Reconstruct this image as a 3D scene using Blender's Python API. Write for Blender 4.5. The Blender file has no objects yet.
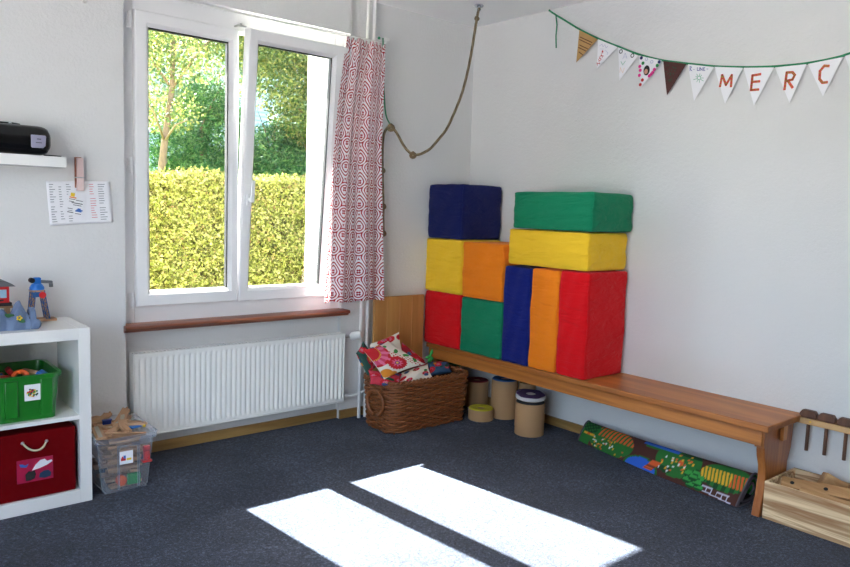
import bpy, math, random
import numpy as np
from mathutils import Vector, Matrix
random.seed(7); rng = np.random.default_rng(7)
PI = math.pi
sc = bpy.context.scene
COL = sc.collection

# ------------------------------------------------------------------ camera
def rot(y, p, r):
    cy, sy = math.cos(y), math.sin(y)
    f = np.array([math.cos(p)*sy, math.cos(p)*cy, -math.sin(p)])
    rt = np.array([cy, -sy, 0.]); up = np.cross(rt, f)
    c, s = math.cos(r), math.sin(r)
    return np.array([c*rt+s*up, -s*rt+c*up, f])
FPX = 723.
CR = rot(math.radians(40.205), math.radians(5.747), math.radians(1.89))
CC = np.array([-4.00671, -4.17544, 1.5])
def P(px, py, ax, v):
    """world point on the plane (axis ax = v) seen at a photo position"""
    d = CR.T @ np.array([(px-425)/FPX, -(py-283.5)/FPX, 1.])
    return Vector(CC + d*(v-CC[ax])/d[ax])
cam = bpy.data.cameras.new('camera'); co = bpy.data.objects.new('camera', cam); COL.objects.link(co)
M = Matrix([[CR[0][i], CR[1][i], -CR[2][i], CC[i]] for i in range(3)] + [[0, 0, 0, 1]])
co.matrix_world = M; cam.lens = FPX/850*36; cam.sensor_width = 36; cam.clip_start = .05; cam.clip_end = 300
sc.camera = co

# ------------------------------------------------------------------ materials
def lin(c):
    return tuple(((x/255/12.92) if x/255 <= .04045 else ((x/255+.055)/1.055)**2.4) for x in c)
class N:
    """tiny wrapper for math on shader sockets"""
    def __init__(s, nt, k): s.nt, s.k = nt, k
    def op(s, o, *a, clamp=False):
        n = s.nt.nodes.new('ShaderNodeMath'); n.operation = o; n.use_clamp = clamp
        for i, x in enumerate((s,)+a):
            if isinstance(x, N): s.nt.links.new(x.k, n.inputs[i])
            else: n.inputs[i].default_value = x
        return N(s.nt, n.outputs[0])
    def __add__(s, o): return s.op('ADD', o)
    def __sub__(s, o): return s.op('SUBTRACT', o)
    def __mul__(s, o): return s.op('MULTIPLY', o)
    def __truediv__(s, o): return s.op('DIVIDE', o)
def base(name):
    m = bpy.data.materials.new(name); m.use_nodes = True
    nt = m.node_tree; b = nt.nodes['Principled BSDF']
    return m, nt, b
def mixc(nt, f, a, b):
    n = nt.nodes.new('ShaderNodeMix'); n.data_type = 'RGBA'
    for i, x in ((0, f), (6, a), (7, b)):
        if isinstance(x, N): nt.links.new(x.k, n.inputs[i])
        elif isinstance(x, bpy.types.NodeSocket): nt.links.new(x, n.inputs[i])
        elif isinstance(x, tuple): n.inputs[i].default_value = (*x, 1) if len(x) == 3 else x
        else: n.inputs[i].default_value = x
    return n.outputs[2]
def coords(nt, kind='Object', scale=(1, 1, 1), rotz=0):
    t = nt.nodes.new('ShaderNodeTexCoord'); mp = nt.nodes.new('ShaderNodeMapping')
    mp.inputs['Scale'].default_value = scale; mp.inputs['Rotation'].default_value = (0, 0, rotz)
    nt.links.new(t.outputs[kind], mp.inputs[0]); return mp.outputs[0]
def noise(nt, vec, scale, detail=3, rough=.5, dist=0):
    n = nt.nodes.new('ShaderNodeTexNoise'); n.inputs['Scale'].default_value = scale
    n.inputs['Detail'].default_value = detail; n.inputs['Roughness'].default_value = rough
    n.inputs['Distortion'].default_value = dist
    nt.links.new(vec, n.inputs['Vector']); return N(nt, n.outputs['Fac'])
def ramp(nt, f, stops):
    n = nt.nodes.new('ShaderNodeValToRGB'); nt.links.new(f.k, n.inputs[0])
    e = n.color_ramp.elements
    while len(e) < len(stops): e.new(.5)
    for x, (p, c) in zip(e, stops): x.position = p; x.color = (*c, 1)
    return n.outputs[0]
def bump(nt, b, h, strength, dist=.01):
    n = nt.nodes.new('ShaderNodeBump'); n.inputs['Strength'].default_value = strength
    n.inputs['Distance'].default_value = dist; nt.links.new(h.k, n.inputs['Height'])
    nt.links.new(n.outputs[0], b.inputs['Normal'])
def simple(name, c, rough=.6, var=.06, vs=12, bs=0, bscale=60, bd=.003, metal=0, coat=0, spec=.5, kind='Object'):
    m, nt, b = base(name); col = lin(c); v = coords(nt, kind)
    n = noise(nt, v, vs, 4)
    out = mixc(nt, n, tuple(x*(1-var) for x in col), tuple(min(1, x*(1+var)) for x in col))
    nt.links.new(out, b.inputs['Base Color'])
    b.inputs['Roughness'].default_value = rough; b.inputs['Metallic'].default_value = metal
    b.inputs['Coat Weight'].default_value = coat; b.inputs['Specular IOR Level'].default_value = spec
    if bs: bump(nt, b, noise(nt, v, bscale, 5, .6), bs, bd)
    return m
def wood(name, c1, c2, axis='Y', rough=.45, fine=60, ring=5, knots=False, strength=1., kind='Object', coat=0):
    m, nt, b = base(name)
    s = {'X': (.06, 1, 1), 'Y': (1, .06, 1), 'Z': (1, 1, .06)}[axis]
    v = coords(nt, kind, s)
    big = noise(nt, v, ring, 3, .5, 1.2)
    w = (big*22).op('SINE')*.5+.5
    fn = noise(nt, v, fine, 5, .65)
    f = (w*.45*strength+fn*.55*strength+.5*(1-strength)).op('ADD', 0., clamp=True)
    out = ramp(nt, f, [(.2, lin(c2)), (.75, lin(c1))])
    if knots:
        vo = nt.nodes.new('ShaderNodeTexVoronoi'); vo.inputs['Scale'].default_value = 5.5
        nt.links.new(coords(nt, kind, (1, 1, .55)), vo.inputs['Vector'])
        k = N(nt, vo.outputs['Distance']).op('LESS_THAN', .075)
        out = mixc(nt, k*.8, out, lin((110, 62, 25)))
    nt.links.new(out, b.inputs['Base Color']); b.inputs['Roughness'].default_value = rough
    b.inputs['Coat Weight'].default_value = coat
    bump(nt, b, fn, .15, .001)
    return m
def vcol(name, rough=.85, bs=.25, bscale=400):
    m, nt, b = base(name)
    a = nt.nodes.new('ShaderNodeVertexColor'); a.layer_name = 'pattern'
    nt.links.new(a.outputs[0], b.inputs['Base Color']); b.inputs['Roughness'].default_value = rough
    bump(nt, b, noise(nt, coords(nt), bscale, 3), bs, .001)
    return m

MT = {}
def build_mats():
    g = MT
    # plaster walls
    m, nt, b = base('white_plaster'); v = coords(nt)
    nn = noise(nt, v, 55, 6, .65); n2 = noise(nt, v, 1.2, 3)
    nt.links.new(mixc(nt, n2, lin((217, 217, 217)), lin((226, 226, 225))), b.inputs['Base Color'])
    b.inputs['Roughness'].default_value = .8; bump(nt, b, nn, .6, .005); g['plaster'] = m
    g['ceiling'] = simple('white_ceiling_paint', (246, 246, 245), .9, .02, 3, .15, 80, .003)
    # carpet
    m, nt, b = base('blue_grey_carpet'); v = coords(nt)
    n1 = noise(nt, v, 95, 4, .75); n2 = noise(nt, v, 2.2, 3); n3 = noise(nt, v, 260, 2, .7)
    f = (n1*.75+n3*.35+n2*.18-.14)
    nt.links.new(ramp(nt, f, [(.38, lin((16, 20, 31))), (.54, lin((47, 57, 78))), (.72, lin((126, 142, 168)))]), b.inputs['Base Color'])
    b.inputs['Roughness'].default_value = 1; b.inputs['Specular IOR Level'].default_value = .1
    b.inputs['Sheen Weight'].default_value = .15
    bump(nt, b, n1+n3, .8, .006); g['carpet'] = m
    g['pvc'] = simple('white_window_plastic', (240, 240, 241), .28, .01, 3, coat=.1)
    g['gasket'] = simple('black_rubber_gasket', (28, 30, 33), .6)
    g['metal'] = simple('brushed_steel', (190, 190, 192), .3, .04, metal=1)
    g['white_enamel'] = simple('white_radiator_enamel', (238, 239, 236), .3, .015, 3)
    g['white_paint'] = simple('white_gloss_paint', (232, 232, 230), .35, .02, 5)
    g['white_lam'] = simple('white_laminate', (236, 236, 234), .25, .01, 4)
    g['sill'] = wood('red_brown_sill_wood', (168, 96, 62), (98, 44, 26), 'X', .3, coat=.3)
    g['base_wood'] = wood('tan_baseboard_wood', (182, 146, 88), (138, 104, 58), 'X', .45)
    g['base_wood_y'] = wood('tan_baseboard_wood_side', (182, 146, 88), (138, 104, 58), 'Y', .45)
    g['bench'] = wood('honey_brown_bench_wood', (198, 126, 58), (150, 84, 34), 'Y', .42, coat=.05, strength=.75)
    g['bench_leg'] = wood('honey_brown_bench_leg_wood', (204, 134, 66), (148, 82, 36), 'Z', .35, coat=.2)
    g['pine'] = wood('knotty_pine_boards', (204, 152, 90), (170, 114, 60), 'Z', .45, ring=3, knots=True, strength=.6)
    g['ply'] = wood('wavy_grain_plywood', (238, 212, 170), (160, 112, 70), 'Y', .6, ring=15, fine=40, strength=1.)
    g['plank'] = wood('worn_light_wood_plank', (208, 168, 118), (160, 116, 72), 'Y', .6)
    g['darkwood'] = wood('dark_brown_mallet_wood', (122, 84, 62), (78, 48, 36), 'Z', .5)
    g['track'] = wood('pale_beech_track_wood', (208, 170, 132), (168, 126, 92), 'X', .5)
    g['track_grey'] = simple('worn_grey_track_top', (178, 176, 160), .6)
    g['wicker'] = simple('brown_wicker', (134, 78, 42), .4, .35, 22, .3, 160)
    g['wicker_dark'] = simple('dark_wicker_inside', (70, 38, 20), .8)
    g['cardboard'] = simple('brown_cardboard_tube', (172, 134, 94), .75, .08, 9, .1, 200)
    for k, c in dict(yellow=(255, 202, 46), orange=(255, 136, 24), red=(222, 8, 20), green=(16, 130, 90), blue=(16, 32, 116), blue_dark=(12, 24, 86)).items():
        m, nt, b = base(k+'_cotton_cover'); v = coords(nt); cc = lin(c)
        n1 = noise(nt, v, 5, 3); weave = noise(nt, v, 420, 2)
        nt.links.new(mixc(nt, n1, tuple(x*.9 for x in cc), tuple(min(1, x*1.06) for x in cc)), b.inputs['Base Color'])
        b.inputs['Roughness'].default_value = .88; b.inputs['Specular IOR Level'].default_value = .2
        b.inputs['Sheen Weight'].default_value = .1
        wr = noise(nt, coords(nt, 'Object', (1, .5, 2.6)), 9, 3, .5, .8)
        bump(nt, b, wr*2.2+weave*.15, .6, .016); g['c_'+k] = m
    g['felt_yellow'] = simple('yellow_felt', (190, 178, 40), .95, .1, 40, .3, 200)
    g['felt_blue'] = simple('blue_felt', (30, 84, 142), .95, .1, 40, .3, 200)
    g['felt_red'] = simple('dark_red_felt', (120, 22, 34), .95, .1, 40, .3, 200)
    g['felt_green'] = simple('green_felt', (32, 104, 62), .95, .1, 40, .3, 200)
    g['felt_purple'] = simple('dark_purple_felt', (62, 36, 80), .95, .1, 40, .3, 200)
    g['felt_white'] = simple('greyish_white_felt', (200, 196, 196), .95, .05, 40, .3, 200)
    g['black'] = simple('black_plastic', (12, 12, 14), .22, .1, coat=.15, spec=.3)
    g['dark'] = simple('matte_black', (24, 24, 26), .7)
    g['lilac'] = simple('silver_lilac_panel', (168, 166, 190), .3, metal=.3)
    g['chrome'] = simple('chrome', (210, 214, 220), .12, metal=1)
    g['paper'] = simple('white_paper', (240, 240, 244), .7, .01)
    g['ink_grey'] = simple('grey_print', (130, 132, 140), .8)
    g['ink_dark'] = simple('dark_print', (50, 50, 58), .8)
    g['ink_pink'] = simple('pink_print', (220, 130, 140), .8)
    g['ink_blue'] = simple('blue_print', (60, 110, 190), .8)
    g['ink_red'] = simple('red_ink', (196, 40, 44), .8)
    g['ink_orange'] = simple('orange_print', (232, 140, 70), .8)
    g['ink_green'] = simple('green_ink', (90, 176, 140), .8)
    g['ink_navy'] = simple('navy_ink', (70, 72, 160), .8)
    g['pale_ink'] = simple('pale_lilac_ink', (196, 196, 220), .8)
    g['pale_orange'] = simple('pale_orange_ink', (236, 206, 186), .8)
    g['magenta'] = simple('magenta_sticker', (226, 40, 140), .5)
    g['sticker_green'] = simple('green_sticker', (20, 130, 62), .5)
    g['sticker_navy'] = simple('navy_sticker', (30, 30, 100), .5)
    g['skin'] = simple('skin_print', (200, 150, 130), .6)
    g['letter_red'] = simple('red_orange_crayon', (226, 84, 66), .8, .5, 260)
    g['letter_green'] = simple('yellow_green_crayon', (140, 160, 60), .8)
    g['brown_paper'] = simple('tan_craft_paper', (186, 146, 92), .8, .1, 30)
    g['dark_brown'] = simple('dark_brown_ink', (104, 70, 40), .8)
    g['dark_paper'] = simple('dark_red_brown_paint', (70, 24, 20), .6, .5, 40)
    g['ribbon'] = simple('green_satin_ribbon', (18, 128, 84), .4)
    g['rope'] = None
    m, nt, b = base('tan_jute_rope'); v = coords(nt, 'Generated')
    u = coords(nt, 'UV'); sep = nt.nodes.new('ShaderNodeSeparateXYZ'); nt.links.new(u, sep.inputs[0])
    tw = ((N(nt, sep.outputs[0])*6.2832*2+N(nt, sep.outputs[1])*520).op('SINE'))*.5+.5
    nt.links.new(mixc(nt, tw, lin((96, 82, 60)), lin((160, 142, 112))), b.inputs['Base Color'])
    b.inputs['Roughness'].default_value = .9; bump(nt, b, tw, .8, .003); g['rope'] = m
    g['knot'] = simple('tan_jute_knot', (124, 106, 80), .9, .3, 160, .6, 200)
    g['thread'] = simple('natural_white_cord', (214, 200, 170), .8)
    g['pin_wood'] = simple('dotted_pink_clothespin', (228, 202, 198), .6, .12, 300)
    g['pin_edge'] = simple('reddish_wood_edge', (150, 92, 70), .6)
    g['green_plastic'] = simple('glossy_green_plastic', (28, 120, 34), .3, .05, 5, coat=.3)
    g['red_fabric'] = simple('dark_red_box_fabric', (108, 2, 8), .9, .08, 30, .2, 300, spec=.1)
    g['pic_pink'] = simple('crimson_picture_card', (176, 30, 70), .35, .2, 20)
    g['toy_blue'] = simple('blue_toy_plastic', (28, 112, 196), .35)
    g['toy_blue_dark'] = simple('blue_painted_lattice', (36, 92, 150), .5)
    g['toy_red'] = simple('red_toy_plastic', (206, 28, 34), .4)
    g['toy_orange'] = simple('orange_toy_plastic', (240, 100, 40), .4)
    g['toy_green'] = simple('green_toy_block', (40, 140, 70), .5)
    g['toy_yellow'] = simple('yellow_toy_plastic', (240, 204, 50), .4)
    g['toy_grey'] = simple('grey_toy_plastic', (92, 94, 98), .5)
    g['rock'] = simple('blue_grey_toy_rock', (98, 118, 150), .7, .25, 9, .6, 30, .01)
    g['moss'] = simple('painted_green_moss', (52, 104, 62), .8, .2, 30)
    g['binding'] = simple('grey_rug_binding', (84, 78, 86), .9)
    g['rug_back'] = simple('dark_rug_backing', (40, 36, 38), .95)
    g['rug'] = vcol('printed_play_rug', .95, .3, 300)
    g['print'] = vcol('flower_print_cotton', .9, .2, 350)
    g['grass'] = simple('lawn', (120, 150, 70), .95, .3, 20)
    g['house'] = simple('pale_house_render', (178, 188, 204), .8, .05, 3)
    g['shutter'] = simple('blue_grey_shutter', (150, 168, 184), .6)
    g['eave'] = simple('pale_eave', (220, 220, 220), .8)
    g['render_white'] = simple('white_outer_render', (240, 240, 240), .8, .02, 5)
    g['bark'] = simple('brown_bark', (122, 100, 76), .9, .3, 30, .6, 50, .02)
    g['tile'] = simple('brown_roof_tiles', (128, 96, 84), .8)
    # glass, see-through for light
    m, nt, b = base('window_glass'); nt.nodes.remove(b)
    tr = nt.nodes.new('ShaderNodeBsdfTransparent'); tr.inputs[0].default_value = (.96, .98, .97, 1)
    gl = nt.nodes.new('ShaderNodeBsdfGlossy'); gl.inputs['Roughness'].default_value = .02
    fr = nt.nodes.new('ShaderNodeFresnel'); fr.inputs[0].default_value = 1.35
    mx = nt.nodes.new('ShaderNodeMixShader'); nt.links.new(fr.outputs[0], mx.inputs[0])
    nt.links.new(tr.outputs[0], mx.inputs[1]); nt.links.new(gl.outputs[0], mx.inputs[2])
    nt.links.new(mx.outputs[0], nt.nodes['Material Output'].inputs[0]); g['glass'] = m
    # milky clear plastic
    m, nt, b = base('clear_milky_plastic')
    tr = nt.nodes.new('ShaderNodeBsdfTransparent'); tr.inputs[0].default_value = (.93, .95, .98, 1)
    b.inputs['Base Color'].default_value = (.75, .8, .88, 1); b.inputs['Roughness'].default_value = .22
    lw = nt.nodes.new('ShaderNodeLayerWeight'); lw.inputs[0].default_value = .35
    f = N(nt, lw.outputs['Facing'])*.5+.07
    mx = nt.nodes.new('ShaderNodeMixShader'); nt.links.new(f.k, mx.inputs[0])
    nt.links.new(tr.outputs[0], mx.inputs[1]); nt.links.new(b.outputs[0], mx.inputs[2])
    nt.links.new(mx.outputs[0], nt.nodes['Material Output'].inputs[0]); g['clear'] = m
    # leaves: diffuse + translucent, tint random per leaf
    def leaf(name, stops, trans=.45):
        m, nt, b = base(name)
        geo = nt.nodes.new('ShaderNodeNewGeometry'); r = N(nt, geo.outputs['Random Per Island'])
        c = ramp(nt, r, stops)
        b.inputs['Roughness'].default_value = .6; b.inputs['Specular IOR Level'].default_value = .2
        nt.links.new(c, b.inputs['Base Color'])
        t = nt.nodes.new('ShaderNodeBsdfTranslucent'); nt.links.new(c, t.inputs[0])
        mx = nt.nodes.new('ShaderNodeMixShader'); mx.inputs[0].default_value = trans
        nt.links.new(b.outputs[0], mx.inputs[1]); nt.links.new(t.outputs[0], mx.inputs[2])
        nt.links.new(mx.outputs[0], nt.nodes['Material Output'].inputs[0]); return m
    g['leaf_hedge'] = leaf('yellow_green_hedge_leaf', [(0, lin((92, 88, 44))), (.3, lin((138, 142, 58))), (.62, lin((176, 174, 88))), (.88, lin((204, 196, 122))), (1, lin((160, 122, 78)))])
    g['leaf_tree'] = leaf('yellow_green_tree_leaf', [(0, lin((62, 82, 44))), (.5, lin((106, 122, 66))), (1, lin((156, 148, 84)))])
    g['leaf_dark'] = leaf('dark_green_conifer_leaf', [(0, lin((40, 84, 48))), (.5, lin((78, 124, 66))), (1, lin((128, 156, 92)))], .35)
    g['leaf_pale'] = leaf('pale_silver_leaf', [(0, lin((92, 122, 98))), (.5, lin((130, 152, 128))), (1, lin((146, 156, 140)))])
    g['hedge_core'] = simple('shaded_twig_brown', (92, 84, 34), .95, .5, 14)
    # curtain print
    m, nt, b = base('red_white_ogee_curtain'); uv = coords(nt, 'UV')
    sep = nt.nodes.new('ShaderNodeSeparateXYZ'); nt.links.new(uv, sep.inputs[0])
    U = N(nt, sep.outputs[0]); V = N(nt, sep.outputs[1])
    def drop(shift):
        k = (U+shift).op('FLOOR'); x = (U-k)*.42
        par = (k*.5).op('FRACT')*2.
        y = ((V+par*.5).op('FRACT')-.5)*(par*-2.+1.)+.04
        up = y.op('MAXIMUM', 0.); xs = x*(up*1.5+1.); ys = y-up*.2
        return ((xs*xs+ys*ys).op('SQRT'), x, y)
    d0, xa, ya = drop(0.); d1, xb, yb = drop(1.)
    near = d0.op('LESS_THAN', d1); far = near*-1.+1.
    d = d0.op('MINIMUM', d1); x = xa*near+xb*far; y = ya*near+yb*far
    def band(a, b_): return d.op('GREATER_THAN', a)*d.op('LESS_THAN', b_)
    inner = d.op('LESS_THAN', .17)
    ax_ = x.op('ABSOLUTE')-.045; ay_ = (y+.02).op('ABSOLUTE')-.05
    pet = (ax_*ax_+ay_*ay_).op('SQRT').op('LESS_THAN', .044)
    w = inner*(pet*-1.+1.)+band(.218, .285)+band(.335, .405)
    ncol = noise(nt, uv, 40, 2)
    out = mixc(nt, w, lin((170, 14, 34)), lin((246, 240, 242)))
    nt.links.new(out, b.inputs['Base Color']); b.inputs['Roughness'].default_value = .85
    b.inputs['Specular IOR Level'].default_value = .15
    t = nt.nodes.new('ShaderNodeBsdfTranslucent'); nt.links.new(out, t.inputs[0])
    mx = nt.nodes.new('ShaderNodeMixShader'); mx.inputs[0].default_value = .3
    nt.links.new(b.outputs[0], mx.inputs[1]); nt.links.new(t.outputs[0], mx.inputs[2])
    nt.links.new(mx.outputs[0], nt.nodes['Material Output'].inputs[0]); g['curtain'] = m
build_mats()

# ------------------------------------------------------------------ objects
def tag(o, label=None, cat=None, group=None, kind=None):
    if label: o['label'] = label
    if cat: o['category'] = cat
    if group: o['group'] = group
    if kind: o['kind'] = kind
    return o
def empty(name, loc, label=None, cat=None, group=None, kind=None, parent=None):
    o = bpy.data.objects.new(name, None); COL.objects.link(o); o.location = loc; o.empty_display_size = .05
    if parent: o.parent = parent
    return tag(o, label, cat, group, kind)
def world_org(o):
    v = Vector((0, 0, 0))
    while o: v += o.location; o = o.parent
    return v
class MB:
    def __init__(s): s.v = []; s.f = []; s.mi = []; s.uv = None; s.cur = 0
    def add(s, vs, fs, T=None):
        k = len(s.v)
        s.v += [tuple(T @ Vector(p)) if T else tuple(p) for p in vs]
        s.f += [[k+i for i in f] for f in fs]; s.mi += [s.cur]*len(fs); return s
    def box(s, a, b, T=None):
        x0, y0, z0 = a; x1, y1, z1 = b
        x0, x1 = min(x0, x1), max(x0, x1); y0, y1 = min(y0, y1), max(y0, y1); z0, z1 = min(z0, z1), max(z0, z1)
        return s.add([(x0,y0,z0),(x1,y0,z0),(x1,y1,z0),(x0,y1,z0),(x0,y0,z1),(x1,y0,z1),(x1,y1,z1),(x0,y1,z1)],
                     [(0,3,2,1),(4,5,6,7),(0,1,5,4),(1,2,6,5),(2,3,7,6),(3,0,4,7)], T)
    def cyl(s, p0, p1, r0, r1=None, n=16, T=None, caps=True):
        return s.tube([p0, p1], [r0, r0 if r1 is None else r1], n, T, caps)
    def tube(s, pts, r, n=8, T=None, caps=True, closed=False):
        pts = [Vector(p) for p in pts]; m = len(pts)
        rr = r if isinstance(r, (list, tuple)) else [r]*m
        vs = []; up = None
        for i, p in enumerate(pts):
            if closed: t = pts[(i+1) % m]-pts[i-1]
            else: t = pts[min(i+1, m-1)]-pts[max(i-1, 0)]
            t.normalize()
            if up is None:
                up = t.orthogonal().normalized()
            up = (up-t*up.dot(t)).normalized(); q = t.cross(up)
            for j in range(n):
                a = 2*PI*j/n; vs.append(p+(up*math.cos(a)+q*math.sin(a))*rr[i])
        fs = []
        for i in range(m if closed else m-1):
            for j in range(n):
                a = i*n+j; b = i*n+(j+1) % n; i2 = (i+1) % m
                fs.append((a, b, i2*n+(j+1) % n, i2*n+j))
        if caps and not closed:
            fs.append(tuple(range(n))[::-1]); fs.append(tuple(range((m-1)*n, m*n)))
        return s.add(vs, fs, T)
    def prism(s, poly, a, b, axis=2, T=None):
        """extrude a 2D outline along an axis"""
        n = len(poly)
        def mk(p, h):
            return {0: (h, p[0], p[1]), 1: (p[0], h, p[1]), 2: (p[0], p[1], h)}[axis]
        vs = [mk(p, a) for p in poly]+[mk(p, b) for p in poly]
        fs = [tuple(range(n))[::-1], tuple(range(n, 2*n))]+[(i, (i+1) % n, n+(i+1) % n, n+i) for i in range(n)]
        return s.add(vs, fs, T)
    def lathe(s, prof, c, n=32, T=None):
        m = len(prof); vs = []
        for r, z in prof:
            for j in range(n):
                a = 2*PI*j/n; vs.append((c[0]+r*math.cos(a), c[1]+r*math.sin(a), c[2]+z))
        fs = [(i*n+j, i*n+(j+1) % n, (i+1)*n+(j+1) % n, (i+1)*n+j) for i in range(m-1) for j in range(n)]
        fs.append(tuple(range(n))[::-1]); fs.append(tuple(range((m-1)*n, m*n)))
        return s.add(vs, fs, T)
    def ball(s, c, r, n=12, sc_=(1, 1, 1), T=None):
        vs = []; fs = []; m = n//2
        for i in range(m+1):
            th = PI*i/m
            for j in range(n):
                a = 2*PI*j/n
                vs.append((c[0]+r*sc_[0]*math.sin(th)*math.cos(a), c[1]+r*sc_[1]*math.sin(th)*math.sin(a), c[2]+r*sc_[2]*math.cos(th)))
        for i in range(m):
            for j in range(n): fs.append((i*n+j, (i+1)*n+j, (i+1)*n+(j+1) % n, i*n+(j+1) % n))
        return s.add(vs, fs, T)
    def build(s, name, mats, parent=None, bevel=0, smooth=True, local=False, seg=2, ang=35, **tg):
        me = bpy.data.meshes.new(name)
        v = np.array(s.v, dtype=float).reshape(-1, 3)
        if parent is not None: org = Vector((0, 0, 0)) if local else world_org(parent)
        elif local: org = Vector((0, 0, 0))
        else: org = Vector(((v[:,0].min()+v[:,0].max())/2, (v[:,1].min()+v[:,1].max())/2, v[:,2].min()))
        me.from_pydata([tuple(p) for p in (v-np.array(org))], [], s.f)
        mats = mats if isinstance(mats, (list, tuple)) else [mats]
        for m in mats: me.materials.append(m)
        if len(mats) > 1: me.polygons.foreach_set('material_index', s.mi)
        if smooth:
            me.polygons.foreach_set('use_smooth', [True]*len(s.f)); me.set_sharp_from_angle(angle=math.radians(ang))
        me.update()
        o = bpy.data.objects.new(name, me); COL.objects.link(o)
        if parent: o.parent = parent
        elif not local: o.location = org
        if bevel:
            b = o.modifiers.new('bevel', 'BEVEL'); b.width = bevel; b.segments = seg; b.limit_method = 'ANGLE'
            b.angle_limit = math.radians(40); b.harden_normals = False
        tag(o, **tg); return o
def copy_tree(o, parent=None):
    c = o.copy(); COL.objects.link(c); c.parent = parent
    for ch in [x for x in COL.objects if x.parent == o]: copy_tree(ch, c)
    return c

# ------------------------------------------------------------------ the room
XL, YF, ZC = -5.7, -6.2, 2.93
NX0, NX1, NZ = -2.684, -1.195, 2.665       # niche
YB, YO = .10, .52                             # niche back, outer face
XR, YR = .0, .06                            # right wall face, window wall right of niche
def st(mb, name, mat, **k): return mb.build(name, mat, kind='structure', **k)
st(MB().box((XL-.3, YF-.3, -.1), (XR+.2, YO, 0)), 'floor', MT['carpet'])
st(MB().box((XL-.3, YF-.3, ZC), (XR+.2, YO, ZC+.2)), 'ceiling', MT['ceiling'])
w = MB()
w.box((XL-.3, 0, 0), (NX0, YB, ZC)); w.box((NX1, YR, 0), (XR, YB, ZC)); w.box((NX0, 0, NZ), (NX1, YB, ZC))
WX0, WX1, WZ0, WZ1 = -2.66, -1.22, .80, 2.64  # hole in the outer leaf
w.box((XL-.3, YB, 0), (WX0, YO, ZC)); w.box((WX1, YB, 0), (XR+.2, YO, ZC))
w.box((WX0, YB, 0), (WX1, YO, WZ0)); w.box((WX0, YB, 2.70), (WX1, YO, ZC))
st(w, 'wall_back', MT['plaster'], smooth=False)
st(MB().box((XR, YF-.3, 0), (XR+.2, YB, ZC)), 'wall_right', MT['plaster'], smooth=False)
w = MB()   # left wall with an unseen opening added for fill light
w.box((XL-.3, YF, 0), (XL, -5.3, ZC)); w.box((XL-.3, -2.0, 0), (XL, 0, ZC)); w.box((XL-.3, -5.3, 0), (XL, -2.0, .35)); w.box((XL-.3, -5.3, 2.8), (XL, -2.0, ZC))
st(w, 'wall_left', MT['plaster'], smooth=False)
st(MB().box((XL-.3, YF-.3, 0), (XR, YF, ZC)), 'wall_front', simple('low_bounce_wall_tone', (120, 112, 104), .8), smooth=False)  # unseen wall, toned dark to cut bounce onto faces turned towards it
# baseboards
w = MB().box((NX0+.0, YB-.018, 0), (NX1, YB, .062)).box((NX1, YR-.018, 0), (-.02, YR, .062))
st(w, 'baseboard_back', MT['base_wood'], bevel=.003)
st(MB().box((XR-.02, YF, 0), (XR, YR-.018, .06)), 'baseboard_right', MT['base_wood_y'], bevel=.003)
st(MB().box((XL, -.018, 0), (NX0, 0, .062)), 'baseboard_left', MT['base_wood'], bevel=.003)

# window_1 : outer frame, fixed-looking left sash, tilted right sash
W = empty('window_1', (-1.94, YB, .79), kind='structure')
f = MB()
FY0, FY1 = .085, .165
f.box((NX0, FY0, .785), (NX0+.075, FY1, NZ)); f.box((NX1-.075, FY0, .785), (NX1, FY1, NZ))
f.box((NX0+.075, FY0, .785), (NX1-.075, FY1, .905)); f.box((NX0+.075, FY0, 2.555), (NX1-.075, FY1, NZ))
f.build('window_frame', MT['pvc'], W, bevel=.004)
def sash(x0, x1, y0=.045, z0=.893, z1=2.560, rail=.085, tilt=0., gl=(.09, .055)):
    R_ = Matrix.Translation((0, y0+.05, z0)) @ Matrix.Rotation(tilt, 4, 'X') @ Matrix.Translation((0, -y0-.05, -z0))
    y1 = y0+.075
    m = MB()
    ix0, ix1, iz0, iz1 = x0+gl[0], x1-gl[1], z0+rail*.99, z1-rail*.95
    # mitred rails with stepped inner profile
    for (A, B, d) in (((x0,z0),(x1,z0),'b'),((x1,z0),(x1,z1),'r'),((x1,z1),(x0,z1),'t'),((x0,z1),(x0,z0),'l')): pass
    o_ = [(x0,z0),(x1,z0),(x1,z1),(x0,z1)]; g_ = .018
    m_ = [(ix0-g_,iz0-g_),(ix1+g_,iz0-g_),(ix1+g_,iz1+g_),(ix0-g_,iz1+g_)]; i_ = [(ix0,iz0),(ix1,iz0),(ix1,iz1),(ix0,iz1)]
    rings = [(o_, y1), (o_, y0+.006), ([(x0+.006,z0+.006),(x1-.006,z0+.006),(x1-.006,z1-.006),(x0+.006,z1-.006)], y0), (m_, y0), (i_, y0+.022), (i_, y1)]
    vs = [(p[0], y, p[1]) for r, y in rings for p in r]; fs = []
    for k in range(len(rings)):
        k2 = (k+1) % len(rings)
        for j in range(4): fs.append((k*4+j, k*4+(j+1) % 4, k2*4+(j+1) % 4, k2*4+j))
    m.add(vs, fs, R_)
    so = m.build('sash', MT['pvc'], W, ang=25)
    gk = MB()
    for (a, b) in (((ix0, iz1-.006),(ix1, iz1)),((ix0,iz0),(ix1,iz0+.004)),((ix0,iz0),(ix0+.005,iz1)),((ix1-.006,iz0),(ix1,iz1))):
        gk.box((a[0], y0+.03, a[1]), (b[0], y0+.062, b[1]), R_)
    gk.build('gasket', MT['gasket'], so)
    MB().box((ix0, y0+.042, iz0), (ix1, y0+.048, iz1), R_).build('pane', MT['glass'], so)
    return so, R_
s1, _ = sash(-2.607, -1.985, gl=(.080, .056))
s2, R2 = sash(-1.975, -1.240, tilt=math.radians(4.3), gl=(.068, .134))
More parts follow.
